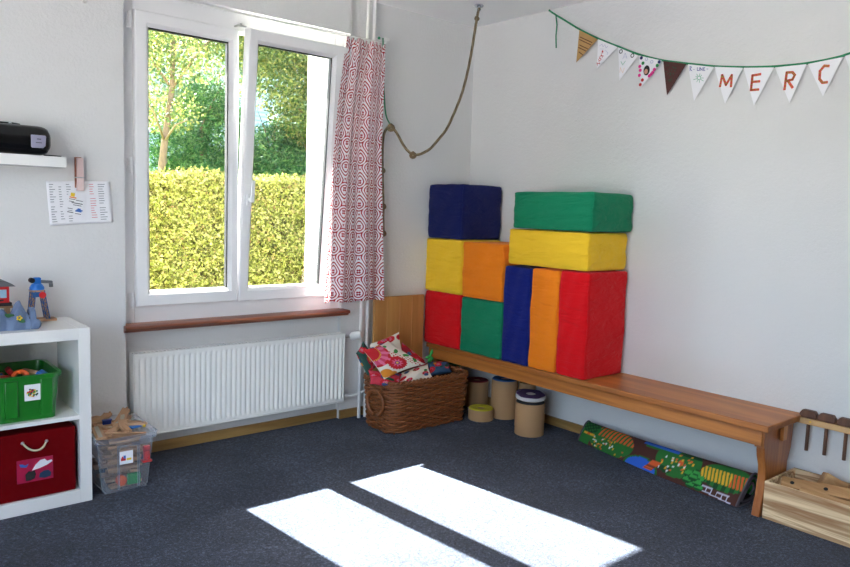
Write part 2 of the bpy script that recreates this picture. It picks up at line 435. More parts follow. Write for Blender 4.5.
# cover strip on the left sash
MB().box((-2.002, .119, .89), (-1.968, .130, 2.55)).build('cover_strip', MT['pvc'], s1, bevel=.003)
h = MB()
h.box((-1.955, .028, 1.50), (-1.925, .046, 1.57), R2); h.box((-1.95, -.01, 1.53), (-1.93, .03, 1.55), R2); h.box((-1.951, -.018, 1.525), (-1.929, -.004, 1.66), R2)
h.build('window_handle', MT['pvc'], s2, bevel=.003)
for z in (.93, 1.70, 2.50):
    hg = MB().cyl((-2.627, .06, z-.045), (-2.627, .06, z+.045), .009, n=12); hg.box((-2.64, .07, z-.04), (-2.612, .09, z+.04))
    hg.build('hinge', MT['pvc'], W)
hg = MB().cyl((-1.25, .06, .885), (-1.25, .06, .96), .008, n=12).build('hinge', MT['pvc'], W)
# stay arm of the tilted sash at the top
MB().box((-1.99, .06, 2.585), (-1.93, .075, 2.592)).box((-2.0, .0, 2.579), (-1.99, .09, 2.586)).build('tilt_stay', MT['metal'], W)
# outer sill and jamb lining
st(MB().box((WX0-.02, .17, .77), (WX1+.02, YO+.06, .795)), 'trim_1', MT['render_white'])
# windowsill with moulded nose
prof = [(YB, .760), (.0, .760), (-.012, .757), (-.02, .763), (-.02, .770), (-.034, .772), (-.042, .780), (-.04, .79), (-.030, .796), (YB, .796)]
st(MB().prism(prof, NX0-.012, NX1+.012, axis=0), 'trim_2', MT['sill'])
# made-up window out of view, lets in skylight to fill the room
W2 = empty('fill_window', (XL-.1, -3.1, .8), kind='structure')
f = MB()
for y in (-5.3, -4.22, -3.14, -2.06): f.box((XL-.15, y, .35), (XL-.08, y+.06, 2.8))
f.box((XL-.15, -5.24, .35), (XL-.08, -2.06, .41)); f.box((XL-.15, -5.24, 2.74), (XL-.08, -2.06, 2.8))
f.build('window_frame', MT['pvc'], W2)
# ------------------------------------------------------------------ radiator and pipes
R = empty('radiator', (-1.92, .03, .14), 'long white ribbed panel radiator mounted under the windowsill', 'radiator')
x0, x1, z0, z1, yf, ybk = -2.645, -1.205, .142, .627, -.012, .06
m = MB(); nr = 43; per = 10; nx = nr*per
zs = [z0+.004, z0+.022, z0+.03, z0+.045, z1-.045, z1-.03, z1-.022, z1-.004]; am = [0, 0, .3, 1, 1, .3, 0, 0]
vs = []
for z, a in zip(zs, am):
    for i in range(nx+1):
        ph = (i % per)/per
        d = .5-.5*math.cos(2*PI*ph); d = d**.6
        vs.append((x0+.006+(x1-x0-.012)*i/nx, yf+a*.011*(1-d), z))
fs = [(k*(nx+1)+i, k*(nx+1)+i+1, (k+1)*(nx+1)+i+1, (k+1)*(nx+1)+i) for k in range(len(zs)-1) for i in range(nx)]
m.add(vs, fs); m.build('ribbed_panel', MT['white_enamel'], R, ang=60)
MB().box((x0, yf+.014, z0), (x1, ybk, z1-.002)).build('convector_body', MT['white_enamel'], R, bevel=.004)
m = MB().box((x0-.002, yf-.004, z1-.006), (x1+.002, yf+.014, z1+.004)).box((x0-.002, ybk-.008, z1-.006), (x1+.002, ybk, z1+.004)).box((x0-.002, yf-.004, z0-.004), (x1+.002, yf+.014, z0+.006)).box((x0-.003, yf-.002, z0), (x0+.004, ybk, z1+.002)).box((x1-.004, yf-.002, z0), (x1+.003, ybk, z1+.002))
m.build('frame', MT['white_enamel'], R, bevel=.003)
m = MB()
for i in range(60):
    xx = x0+.02+i*(x1-x0-.04)/59; m.box((xx-.005, yf+.014, z1-.004), (xx+.005, ybk-.008, z1+.001))
m.build('top_grille', MT['white_enamel'], R)
v = MB().cyl((x1, .02, .60), (x1+.04, .02, .60), .013).cyl((x1+.035, .02, .60), (x1+.035, -.03, .605), .012)
v.build('valve', MT['metal'], R)
MB().lathe([(.0, -.0), (.02, 0), (.027, .01), (.028, .055), (.022, .07), (0, .072)], (0, 0, 0), 24, Matrix.Translation((x1+.045, -.02, .605)) @ Matrix.Rotation(math.radians(75), 4, 'X') @ Matrix.Rotation(math.radians(35), 4, 'Y') @ Matrix.Scale(1.15, 4)).build('thermostat_knob', MT['white_paint'], R)
MB().tube([(x1-.01, .02, .17), (x1+.05, .02, .172), (x1+.07, .015, .168), (x1+.12, .01, .17), (x1+.16, -.005, .185), (x1+.185, -.01, .2)], .010, 10).cyl((x1+.02, .02, .17), (x1+.05, .02, .17), .016).build('return_pipe', MT['white_paint'], R)
for k, (xp, lab) in enumerate(((-1.062, 'white painted heating pipe rising behind the curtain, nearer the radiator'), (-1.008, 'white painted heating pipe rising behind the curtain, nearer the pine board'))):
    pm = MB().cyl((xp, .0, 0), (xp, .0, ZC), .0125, n=16)
    pm.lathe([(.0125, 0), (.024, 0), (.022, .006), (.0125, .01)], (xp, 0, ZC-.012), 16)
    tag(pm.build('heating_pipe', MT['white_paint']), lab, 'pipe', 'heating pipes by the window')

# ------------------------------------------------------------------ curtain, rail
rod = empty('curtain_rod', (-1.6, -.05, 2.62), 'thin white curtain rod along the top of the window niche', 'curtain rod')
MB().cyl((-2.66, -.03, 2.632), (-.955, -.06, 2.638), .0055, n=10).build('rod', MT['white_paint'], rod)
MB().tube([(-.962, .03, 2.66), (-.962, -.075, 2.66), (-.962, -.075, 2.635)], .004, 8).box((-.975, -.08, 2.652), (-.935, -.073, 2.668)).box((-.972, .018, 2.62), (-.952, .03, 2.68)).build('bracket', MT['white_paint'], rod)
for i in range(9): 
    xx = -1.285+i*.038; MB().tube([(xx, -.055+.012*math.cos(a), 2.627+.014*math.sin(a)) for a in np.linspace(0, 2*PI, 10)[:-1]], .0022, 6, closed=True).build('ring', MT['white_paint'], rod)
nu, nv = 260, 200
mb = MB(); vs = []; uvs = []
def lerp(a, b, t): return a+(b-a)*t
for j in range(nv+1):
    t = j/nv
    xl = np.interp(t, [0, .25, .6, 1], [-1.285, -1.345, -1.39, -1.415]); xr = np.interp(t, [0, .12, .4, .6, 1], [-.972, -.972, -.985, -.968, -.932])
    z = lerp(2.612, .862, t)
    for i in range(nu+1):
        u = i/nu
        amp = lerp(.016, .028, t)
        y = -.085+amp*(math.sin(u*2*PI*2.3+.6+.5*t)*.9+.3*math.sin(u*2*PI*5.2+2+t*1.5)+.25*(1-t)*math.sin(u*2*PI*9))*(1 if u > .05 else .6)
        x = lerp(xl, xr, u+.012*math.sin(u*2*PI*2.3+.2))
        zz = z+.012*math.sin(u*2*PI*8.4)*(1-t)**6+.006*math.sin(u*11)*t
        vs.append((x, y, zz)); uvs.append((u*9., t*11.4))
fs = [(j*(nu+1)+i, j*(nu+1)+i+1, (j+1)*(nu+1)+i+1, (j+1)*(nu+1)+i) for j in range(nv) for i in range(nu)]
mb.add(vs, fs); cur = mb.build('curtain', MT['curtain'], ang=180)
tag(cur, 'red and white ogee patterned curtain gathered at the right of the window', 'curtain')
ul = cur.data.uv_layers.new(name='UVMap'); li = np.empty(len(cur.data.loops), int); cur.data.loops.foreach_get('vertex_index', li)
ul.data.foreach_set('uv', np.array(uvs)[li].ravel())
sm = cur.modifiers.new('thick', 'SOLIDIFY'); sm.thickness = .0015

# ------------------------------------------------------------------ rope
px = [((479,5),None),((477,18),None),((475,30),None),((471.5,52),None),((468,70),None),((463,90),None),((458,104),None),((452,118),None),((446,130),None),((438,140),None),((431,148),None),((425,152),None),((419,154.5),None),((413,154.5),None),((408,151),None),((404,146),None),((400,139),None),((396,132),None),((391,127),None)]
A = np.array([-.43, -.42, 0]); B = np.array([-.93, -.02, 0]); nrm = np.cross(B-A, [0, 0, 1])
def onplane(p):
    d = CR.T @ np.array([(p[0]-425)/FPX, -(p[1]-283.5)/FPX, 1.]); return Vector(CC+d*((A-CC) @ nrm)/(d @ nrm))
pts = [onplane(p) for p, _ in px]; pts[0].z = ZC-.02
low = [P(386.5,129,1,-.03),P(383.5,136,1,-.02),P(382.3,150,1,-.012),P(382.3,170,1,-.012),P(382.8,190,1,-.012),P(383.2,206,1,-.012),P(383,220,1,-.012),P(383.4,233,1,-.012)]
allp = pts+low
def smooth_path(p, n=6):
    out = []
    for i in range(len(p)-1):
        a = p[max(i-1, 0)]; b = p[i]; c = p[i+1]; d = p[min(i+2, len(p)-1)]
        for k in range(n):
            t = k/n
            out.append(.5*((2*b)+(c-a)*t+(2*a-5*b+4*c-d)*t*t+(3*b-a-3*c+d)*t**3))
    out.append(p[-1]); return out
rp = empty('climbing_rope', tuple(pts[0]), 'knotted tan rope looping from the ceiling hook to behind the curtain', 'rope')
sp = smooth_path(allp); mb = MB().tube(sp, .0095, 10); ro = mb.build('rope', MT['rope'], rp, ang=180)
L = [0]
for a, b in zip(sp, sp[1:]): L.append(L[-1]+(b-a).length)
vuv = np.array([(j/10, L[i]*.15) for i in range(len(sp)) for j in range(10)])
ul = ro.data.uv_layers.new(name='UVMap'); li = np.empty(len(ro.data.loops), int); ro.data.loops.foreach_get('vertex_index', li)
ul.data.foreach_set('uv', vuv[li].ravel())
for (c, s_) in ((pts[-1], 1.25), (pts[13], 1.15), (low[3], 1.), (low[5], 1.), (low[7], 1.), (pts[1], .8)):
    k = MB(); 
    q = [c+Vector((.013*math.cos(a)*s_, .010*math.sin(a*2)*s_, (.014*math.sin(a)+.004*math.cos(2*a))*s_)) for a in np.linspace(0, 2*PI, 16)[:-1]]
    k.tube(q, .0095*s_, 8, closed=True); k.ball(c, .008*s_, 10); k.build('knot', MT['knot'], rp, ang=180)
hk = empty('ceiling_hook', (pts[0].x, pts[0].y, ZC), 'small steel eye plate on the ceiling holding the rope', 'hook')
MB().lathe([(0, 0), (.03, 0), (.034, .006), (.03, .012), (0, .012)], (pts[0].x, pts[0].y, ZC-.0125), 24).build('plate', MT['chrome'], hk)
MB().tube([(pts[0].x+.016*math.cos(a), pts[0].y, ZC-.025+.016*math.sin(a)) for a in np.linspace(0, 2*PI, 17)[:-1]], .004, 8, closed=True).build('eye', MT['chrome'], hk)
rb = smooth_path([P(383,38,1,-.075), P(383.5,60,1,-.06), P(384,90,1,-.05), P(386,115,1,-.05), pts[-1]+Vector((0, -.01, .0))])
mb = MB()
vs = [q for p in rb for q in (p+Vector((-.006, 0, 0)), p+Vector((.006, 0, 0)), p+Vector((.006, .0015, 0)), p+Vector((-.006, .0015, 0)))]
fs = [(4*i+a, 4*i+(a+1) % 4, 4*i+4+(a+1) % 4, 4*i+4+a) for i in range(len(rb)-1) for a in range(4)]
mb.add(vs, fs); mb.ball(P(379, 38, 1, -.075), .010, 10)
tag(mb.build('ribbon', MT['ribbon']), 'green ribbon tying the rope up to the curtain rod', 'ribbon')

# ------------------------------------------------------------------ bench
bn = empty('bench', (-.21, -1.3, 0), 'long brown wooden bench against the right wall carrying the foam blocks', 'bench')
BY0, BY1, BZ = .02, -2.615, .490
MB().box((-.43, BY1, BZ-.034), (-.005, BY0, BZ)).build('seat', MT['bench'], bn, bevel=.005)
MB().box((-.41, BY1+.035, BZ-.115), (-.385, BY0-.01, BZ-.034)).build('apron', MT['bench'], bn, bevel=.003)
MB().box((-.05, BY1+.06, BZ-.115), (-.03, BY0-.05, BZ-.034)).build('rear_apron', MT['bench'], bn, bevel=.003)
def bleg(y):
    pf = [(-.384,BZ-.034),(-.384,.35),(-.375,.31),(-.352,.26),(-.345,.20),(-.355,.12),(-.375,.05),(-.385,0)]
    pb = [(-.06,0),(-.075,.06),(-.10,.14),(-.10,.24),(-.07,.31),(-.055,BZ-.034)]
    return MB().prism(pf+pb, y, y+.042, axis=1).build('leg', MT['bench_leg'], bn, bevel=.004)
bleg(-2.585); bleg(-.035)
MB().box((-.40, -2.588, .365), (-.383, -2.54, BZ-.034)).build('corner_block', MT['bench_leg'], bn, bevel=.002)
MB().box((-.235, -2.611, .38), (-.19, -2.59, BZ-.034)).build('cleat', MT['bench_leg'], bn, bevel=.002)
MB().box((-.24, -2.55, .14), (-.21, -.0, .19)).build('stretcher', MT['bench'], bn, bevel=.003) if False else None

# ------------------------------------------------------------------ foam blocks
def foam(name, mat, a, b, label, cat='foam block', group=None, rz=0, puff=.006, seed=0):
    a = Vector(a); b = Vector(b); c = (a+b)/2; hx, hy, hz = (b-a)/2
    n = 14; r = .016
    root = empty('foam_block', (c.x, c.y, a.z), label, cat, 'coloured foam blocks on the bench')
    rs = np.random.default_rng(seed)
    ph = rs.uniform(0, 6, 12)
    def side(u):           # denser near the edges
        return u
    gs = np.concatenate([[-1, -1+r*.35/.2, -1+r/.2*.9], np.linspace(-.86, .86, n), [1-r/.2*.9, 1-r*.35/.2, 1]])
    gs = np.unique(gs); m = len(gs)
    def pos(x, y, z):
        p = np.array([x*hx, y*hy, z*hz]); h_ = np.array([hx, hy, hz])
        core = np.clip(p, -(h_-r), h_-r); d = p-core; l = np.linalg.norm(d)
        if l > r: p = core+d/l*r
        pf = puff
        p[0] += pf*np.sign(x)*(abs(x) > .999)*(1-y*y)*(1-z*z)
        p[1] += pf*.6*np.sign(y)*(abs(y) > .999)*(1-x*x)*(1-z*z)
        p[2] += pf*.3*(z > .999)*(1-x*x)*(1-y*y)
        w_ = .0022
        p += w_*np.array([math.sin(7*y+5*z+ph[0])+math.sin(13*z+3*y+ph[1]), 1.2*math.sin(6*z+4*x+ph[2]), .7*math.sin(8*y+5*x+ph[3])*(z > -.99)])
        return p
    mb = MB(); key = {}; vs = []; fs = []
    def idx(x, y, z):
        k = (round(x, 4), round(y, 4), round(z, 4))
        if k not in key: key[k] = len(vs); vs.append(tuple(pos(x, y, z)))
        return key[k]
    for s_ in (-1, 1):
        for i in range(m-1):
            for j in range(m-1):
                u0, u1, w0, w1 = gs[i], gs[i+1], gs[j], gs[j+1]
                for ax in range(3):
                    q = []
                    for (u, w_) in ((u0, w0), (u1, w0), (u1, w1), (u0, w1)):
                        t = [u, w_]; t.insert(ax, s_); q.append(idx(*t))
                    if (s_ < 0) != (ax == 1): q = q[::-1]
                    fs.append(q)
    T = Matrix.Translation((0, 0, hz)) @ Matrix.Rotation(rz, 4, 'Z')
    mb.add(vs, fs, T); mb.build('cover', mat, root, local=True, ang=180)
    # piped seams round the front and the rear face
    for sx in (-1, 1):
        loop = []
        for (y0_, z0_, y1_, z1_) in ((-1,-1,1,-1),(1,-1,1,1),(1,1,-1,1),(-1,1,-1,-1)):
            for t in np.linspace(0, 1, 13)[:-1]:
                y_ = lerp(y0_, y1_, t); z_ = lerp(z0_, z1_, t)
                yy = np.clip(y_, -1+.3*r/hy, 1-.3*r/hy); zz = np.clip(z_, -1+.3*r/hz, 1-.3*r/hz)
                p = pos(sx*(1-.25*r/hx), yy, zz); loop.append(p)
        MB().tube(loop, .0028, 6, T, closed=True).build('piped_seam', mat, root, local=True, ang=180)
    return root
X0, X1 = -.425, -.03
z0 = BZ+.001
foam('a', MT['c_red'], (X0-.01, -.352, z0), (X1, .045, .893), 'red foam cube at the bottom left of the pile, under the yellow cube', seed=1, rz=.0)
foam('a', MT['c_green'], (X0-.005, -.765, z0), (X1, -.36, .888), 'square green foam cube standing on the bench below the orange cube', seed=2, rz=.0)
foam('a', MT['c_yellow'], (X0-.012, -.358, .896), (X1, .047, 1.294), 'yellow foam cube under the navy cube in the corner', seed=3, rz=-.015)
foam('a', MT['c_orange'], (X0-.012, -.765, .892), (X1, -.366, 1.288), 'square orange foam cube on top of the green cube', seed=4, rz=.0)
foam('a', MT['c_blue_dark'], (X0-.008, -.335, 1.300), (X1, .042, 1.70), 'navy blue foam cube topping the left stack in the corner', seed=5, rz=.0)
foam('a', MT['c_blue'], (X0, -1.012, z0), (X1, -.772, 1.148), 'tall narrow navy blue foam block standing on the bench', seed=6)
foam('a', MT['c_orange'], (X0, -1.247, z0), (X1, -1.018, 1.150), 'tall narrow orange foam block between the navy and the red ones', seed=7)
foam('a', MT['c_red'], (X0, -1.482, z0), (X1, -1.253, 1.155), 'tall red foam block at the right end of the pile', seed=8)
foam('a', MT['c_yellow'], (X0, -1.463, 1.163), (X1, -.80, 1.398), 'long yellow foam block lying across the tall blocks', seed=9, puff=.008)
foam('a', MT['c_green'], (X0-.004, -1.485, 1.405), (X1+.01, -.835, 1.645), 'long green foam block lying on top of the long yellow one', seed=10, puff=.012)

# ------------------------------------------------------------------ pine board behind the basket
pb = empty('pine_board', (-.725, 0, 0), 'knotty pine board panel standing against the wall behind the basket', 'board')
for i in range(4):
    xa = -.955+i*.1165; MB().box((xa, -.012, 0), (xa+.1155, .008, .868)).build('plank', MT['pine'], pb, bevel=.002)

# ------------------------------------------------------------------ wicker basket
bk = empty('wicker_basket', (-.78, -.30, 0), 'brown rectangular wicker basket full of flower cushions', 'basket')
def rrect(x0, x1, y0, y1, r, n):
    """points evenly along a rounded rectangle"""
    pts = []
    for (cx, cy, a0) in ((x1-r, y1-r, 0), (x0+r, y1-r, PI/2), (x0+r, y0+r, PI), (x1-r, y0+r, 3*PI/2)):
        for k in range(9): pts.append((cx+r*math.cos(a0+k*PI/16), cy+r*math.sin(a0+k*PI/16)))
    pts.append(pts[0]); d = [0]
    for a, b in zip(pts, pts[1:]): d.append(d[-1]+math.dist(a, b))
    s = np.linspace(0, d[-1], n+1)[:-1]
    return np.stack([np.interp(s, d, [p[0] for p in pts]), np.interp(s, d, [p[1] for p in pts])], 1)
BX0, BX1, BY0_, BY1_ = -1.115, -.455, -.465, -.15
NS = 28; per = 8
def ringpath(z, off, ph, fl=.0):
    e = .004+fl*z/.35
    p = rrect(BX0-e, BX1+e, BY0_-e, BY1_+e, .07, NS*per)
    c = np.array([(BX0+BX1)/2, (BY0_+BY1_)/2]); out = []
    n = len(p)
    for i in range(n):
        t = p[(i+1) % n]-p[i-1]; t = t/np.linalg.norm(t); nn = np.array([t[1], -t[0]])
        o = off*math.cos(PI*(i/per)+ph)
        out.append((p[i][0]+nn[0]*o, p[i][1]+nn[1]*o, z+.0015*math.sin(i*.21+z*90)))
    return out
mb = MB(); rows = 19
for k in range(rows):
    z = .014+k*.0176; mb.tube(ringpath(z, .0085, PI*(k % 2), .02), .0088, 8, closed=True)
mb.build('woven_sides', MT['wicker'], bk, ang=180)
mb = MB(); p0 = rrect(BX0, BX1, BY0_, BY1_, .07, NS); p1 = rrect(BX0-.02, BX1+.02, BY0_-.02, BY1_+.02, .07, NS)
for i in range(0, NS): mb.cyl((p0[i][0], p0[i][1], .0), (p1[i][0], p1[i][1], .345), .006, n=8)
mb.build('stake', MT['wicker'], bk, kind='stuff')
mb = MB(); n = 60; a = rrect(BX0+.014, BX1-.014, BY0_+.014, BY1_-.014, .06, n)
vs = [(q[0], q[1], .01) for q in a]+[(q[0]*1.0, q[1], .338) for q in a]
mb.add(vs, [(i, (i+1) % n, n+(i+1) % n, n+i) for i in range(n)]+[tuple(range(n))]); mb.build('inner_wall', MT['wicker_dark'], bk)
mb = MB()
for (off, zz, ph) in ((.01, .350, 0), (.01, .350, PI)):
    p = rrect(BX0-.02, BX1+.02, BY0_-.02, BY1_+.02, .075, 360); n = len(p)
    q = []
    for i in range(n):
        t = p[(i+1) % n]-p[i-1]; t = t/np.linalg.norm(t); nn = np.array([t[1], -t[0]]); an = i*.55+ph
        q.append((p[i][0]+nn[0]*.007*math.cos(an), p[i][1]+nn[1]*.007*math.cos(an), .349+.007*math.sin(an)))
    mb.tube(q, .0085, 6, closed=True)
mb.build('rim', MT['wicker'], bk, ang=180)
for i in range(14):
    mb = MB()
    a_ = rrect(BX0-.023, BX1+.023, BY0_-.023, BY1_+.023, .075, 14)[i]
    mb.tube([(a_[0]+.014*math.cos(t)*0, a_[1]+.019*math.cos(t), .345+.02*math.sin(t)) if abs(a_[0]-(BX0+BX1)/2) < .27 else (a_[0]+.019*math.cos(t), a_[1], .345+.02*math.sin(t)) for t in np.linspace(0, 2*PI, 13)[:-1]], .005, 6, closed=True)
    mb.build('rim_binding', MT['wicker'], bk, ang=180)
for sx, xx in ((-1, BX0-.03), (1, BX1+.03)):
    mb = MB()
    for dr in (0, .009):
        q = [(xx+sx*(.016-dr*.3), -.325+(.095-dr)*math.cos(t), .20+(.088-dr)*math.sin(t)) for t in np.linspace(-.5*PI+.25, 1.5*PI-.25, 30)]
        mb.tube(q, .0085, 8)
    mb.build('handle', MT['wicker'], bk, ang=180)

# ------------------------------------------------------------------ flower cushions
RED, PINK, DPINK, BLUE, GREEN, DGREEN, ORG, WHT, PURP, YEL = [lin(c) for c in ((206,32,44),(232,120,160),(214,70,110),(52,92,140),(60,150,66),(20,86,52),(232,146,44),(240,234,222),(110,60,120),(240,200,70))]
def flower(u, v, cx, cy, r, n=18):
    d = math.hypot(u-cx, v-cy); a = math.atan2(v-cy, u-cx)
    if d > r*(1+.06*math.cos(n*a)): return None
    if d < r*.13: return YEL
    if d < r*.24: return PURP
    if d < r*(.42+.14*math.cos(9*a)): return PINK
    if d < r*(.46+.16*math.cos(9*a)): return DPINK
    return RED
def pat_main(u, v):
    d0 = math.hypot(u-.06, v-.90); a0 = math.atan2(v-.90, u-.06)
    if d0 < .27: return RED
    if .27 <= d0 < .31: return YEL if math.sin(a0*36) > 0 else RED
    if d0 < .46: return PINK if math.cos(a0*14) > -.1 else DPINK
    if d0 < .53: return RED if math.cos(a0*14) < .5 else PINK
    c = flower(u, v, .47, .33, .22, 20)
    if c: return c
    if math.hypot(u-.10, v-.14) < .13 or math.hypot(u-.22, v-.05) < .09: return ORG
    for (cx, cy, a, b, t) in ((.74,.66,.1,.045,.5),(.86,.44,.10,.05,-.4),(.92,.22,.09,.05,.9),(.62,.90,.09,.04,.2)):
        x = (u-cx)*math.cos(t)+(v-cy)*math.sin(t); y = -(u-cx)*math.sin(t)+(v-cy)*math.cos(t)
        if (x/a)**2+(y/b)**2 < 1: return GREEN
    if (u*15 % 1-.5)**2+(v*15 % 1-.5)**2 < .09 and .55 < u < .95 and abs((u-.62)*1.4+(v-.52)) < .16: return RED
    return WHT
def pat_rand(seed, bg=WHT):
    r = random.Random(seed); it = []
    for k in range(13):
        it.append((r.random(), r.random(), r.uniform(.08, .2), r.choice(['f', 'd', 'd', 'l', 'f']), r.choice([RED, BLUE, GREEN, ORG, BLUE, DGREEN, RED]), r.uniform(0, 3)))
    def f(u, v):
        for (cx, cy, rr, k, c, t) in it:
            if k == 'f':
                q = flower(u, v, cx, cy, rr*1.1)
                if q: return q
            elif k == 'd':
                if math.hypot(u-cx, v-cy) < rr*.6: return c
            else:
                x = (u-cx)*math.cos(t)+(v-cy)*math.sin(t); y = -(u-cx)*math.sin(t)+(v-cy)*math.cos(t)
                if (x/rr)**2+(y/rr/.4)**2 < 1: return c
        return bg
    return f
def cushion(corners, thick, pat, label, n=72, tie=False, z_up=True):
    c = [Vector(p) for p in corners]    # (0,0) (1,0) (1,1) (0,1)
    ctr = sum(c, Vector())/4
    nr_ = ((c[1]-c[0]).cross(c[3]-c[0])).normalized()
    root_loc = (ctr.x, ctr.y, min(p.z for p in c))
    vs = []; cols = []; fs = []
    for s_ in (1, -1):
        for j in range(n+1):
            for i in range(n+1):
                u, v = i/n, j/n
                p = c[0]*(1-u)*(1-v)+c[1]*u*(1-v)+c[2]*u*v+c[3]*(1-u)*v
                e = (16*u*(1-u)*v*(1-v))
                # edges drawn in a little between the corners
                p = p+(ctr-p)*.10*((1-(2*u-1)**2)*abs(2*v-1)**3+(1-(2*v-1)**2)*abs(2*u-1)**3)
                p = p+nr_*s_*(thick*e**.45+.003*math.sin(u*17+s_)*math.sin(v*13)*e)
                vs.append(p); cols.append(pat(u, v) if s_ > 0 else pat(1-u, v))
        k = (0 if s_ > 0 else (n+1)**2)
        for j in range(n):
            for i in range(n):
                q = [k+j*(n+1)+i, k+j*(n+1)+i+1, k+(j+1)*(n+1)+i+1, k+(j+1)*(n+1)+i]
                fs.append(q if s_ > 0 else q[::-1])
    mb = MB().add(vs, fs); o = mb.build('cushion', MT['print'], ang=180)
    ca = o.data.color_attributes.new('pattern', 'FLOAT_COLOR', 'POINT')
    ca.data.foreach_set('color', np.array([(*q, 1) for q in cols]).ravel())
    tag(o, label, 'cushion', 'flower print cushions in the wicker basket')
    return o
cushion([P(384,379.5,1,-.445), P(425,364,1,-.40), P(387,342,1,-.27), P(362.5,349,1,-.38)][:1]+[P(425,364,1,-.40), P(388,341,1,-.27), P(362.5,350,1,-.39)], .035, lambda u, v: pat_main(u, v), 'white cushion with a big red and pink flower, topmost in the basket', n=110)
cushion([P(365,358,1,-.24), P(404,357,1,-.22), P(399,332,1,-.17), P(370,344,1,-.20)], .035, pat_rand(4), 'white cushion with red and orange flowers behind the topmost one')
cushion([P(368,376,1,-.36), P(378,366,1,-.30), P(363,341,1,-.26), P(356,353,1,-.32)], .03, pat_rand(11, lin((40, 80, 70))), 'blue and green cushion corner poking over the basket left edge')
cushion([P(396,372,1,-.24), P(428,366,1,-.22), P(424,360,1,-.17), P(402,342,1,-.17)], .03, pat_rand(22, lin((176, 40, 60))), 'dark red printed cushion wedged at the back of the basket')
cushion([P(398,388,1,-.43), P(433,378,1,-.42), P(428,364,1,-.30), P(398,374,1,-.32)], .035, pat_rand(31), 'white cushion with blue dots lying lower right in the basket')
cushion([P(430,376,1,-.38), P(452,372,1,-.36), P(448,362,1,-.24), P(427,362,1,-.26)], .03, pat_rand(45, lin((50, 84, 120))), 'dark blue printed cushion at the right end of the basket')
cushion([P(370,384,1,-.43), P(400,388,1,-.43), P(402,374,1,-.36), P(368,370,1,-.36)], .03, pat_rand(51, lin((206, 60, 80))), 'red printed cushion under the topmost cushion at the basket front')
t_ = P(430, 356, 1, -.33)
mb = MB()
for (dx, dz, l) in ((.02, .05, 1), (-.02, -.045, 1), (.0, -.05, 1), (-.045, -.01, 1), (.03, -.035, 1)):
    mb.tube([t_, t_+Vector((dx*.5, -.006, dz*.55)), t_+Vector((dx, 0, dz))], [.007, .011, .002], 8)
mb.ball(t_, .011, 10)
tag(mb.build('fabric_knot', simple('bright_green_cotton', (58, 158, 72), .85), ang=180), 'bright green knotted cloth tip on the cushions in the basket', 'cloth')

# ------------------------------------------------------------------ cardboard tube seats
def ctube(c, r, h, felt, label, hole=.35):
    root = empty('cardboard_tube', (c[0], c[1], 0), label, 'cardboard tube', 'cardboard tubes under the bench')
    ri = r*hole
    MB().lathe([(r*.96, 0), (r, .003), (r, h-.006), (r*.98, h-.002), (r*.95, h-.004)], (c[0], c[1], 0), 48).build('tube', MT['cardboard'], root)
    m = MB(); n = 48; pr = [(ri, h-.03), (ri, h+.002), (ri+.006, h+.005), (r*.92, h+.005), (r*.965, h), (r*.96, h-.004)]
    vs = [(c[0]+q[0]*math.cos(2*PI*j/n), c[1]+q[0]*math.sin(2*PI*j/n), q[1]) for q in pr for j in range(n)]
    m.add(vs, [(i*n+j, i*n+(j+1) % n, (i+1)*n+(j+1) % n, (i+1)*n+j) for i in range(len(pr)-1) for j in range(n)])
    m.build('felt_top', felt, root)
    m = MB(); m.lathe([(ri*.98, h-.032), (ri*.98, h-.03)], (c[0], c[1], 0), 24)
    pr = [(ri*.98, h-.03), (ri*.98, h+.001)]; m.build('inner_core', MT['cardboard'], root)
    return root
ctube((-.338, -.515), .092, .082, MT['felt_yellow'], 'low cardboard tube seat with yellow felt top on the carpet')
ctube((-.150, -.565), .098, .285, MT['felt_blue'], 'tall cardboard tube with a blue top under the bench')
ctube((-.115, -.235), .092, .205, MT['felt_red'], 'cardboard tube with a dark red top in the bench shadow')
ctube((-.305, -.135), .085, .325, MT['felt_green'], 'tall cardboard tube with green felt top behind the basket')
ctube((-.068, -.712), .062, .27, MT['cardboard'], 'plain cardboard tube against the wall beside the blue topped one')
ctube((-.190, -.815), .076, .245, MT['felt_purple'], 'cardboard tube half hidden behind the front purple topped tube')
c = (-.305, -.955); r = .1; root = ctube(c, r, .225, MT['dark'], 'front cardboard tube crowned with a tilted purple felt disc')
T = Matrix.Translation((c[0], c[1], .232)) @ Matrix.Rotation(.05, 4, 'X') @ Matrix.Rotation(-.05, 4, 'Y')
MB().lathe([(0, 0), (.086, 0), (.09, .004), (.088, .012), (0, .012)], (0, 0, 0), 40, T).build('dark_liner', MT['dark'], root)
MB().lathe([(0, .012), (.082, .012), (.085, .02), (0, .02)], (0, 0, 0), 40, T).build('cardboard_disc', MT['cardboard'], root)
MB().lathe([(0, .02), (.1, .02), (.104, .026), (.102, .044), (0, .044)], (0, 0, 0), 40, T).build('white_disc', MT['felt_white'], root)
m = MB(); n = 48
pr = [(.034, .045), (.034, .05), (.05, .052), (.088, .052), (.096, .045)]
m.add([(q[0]*(1+.05*math.sin(6*t+1)*(q[0] > .06))*math.cos(t), q[0]*(1+.05*math.sin(6*t+1)*(q[0] > .06))*math.sin(t), q[1]) for q in pr for t in np.linspace(0, 2*PI, n+1)[:-1]],
      [(i*n+j, i*n+(j+1) % n, (i+1)*n+(j+1) % n, (i+1)*n+j) for i in range(len(pr)-1) for j in range(n)], T)
m.build('purple_felt', MT['felt_purple'], root)

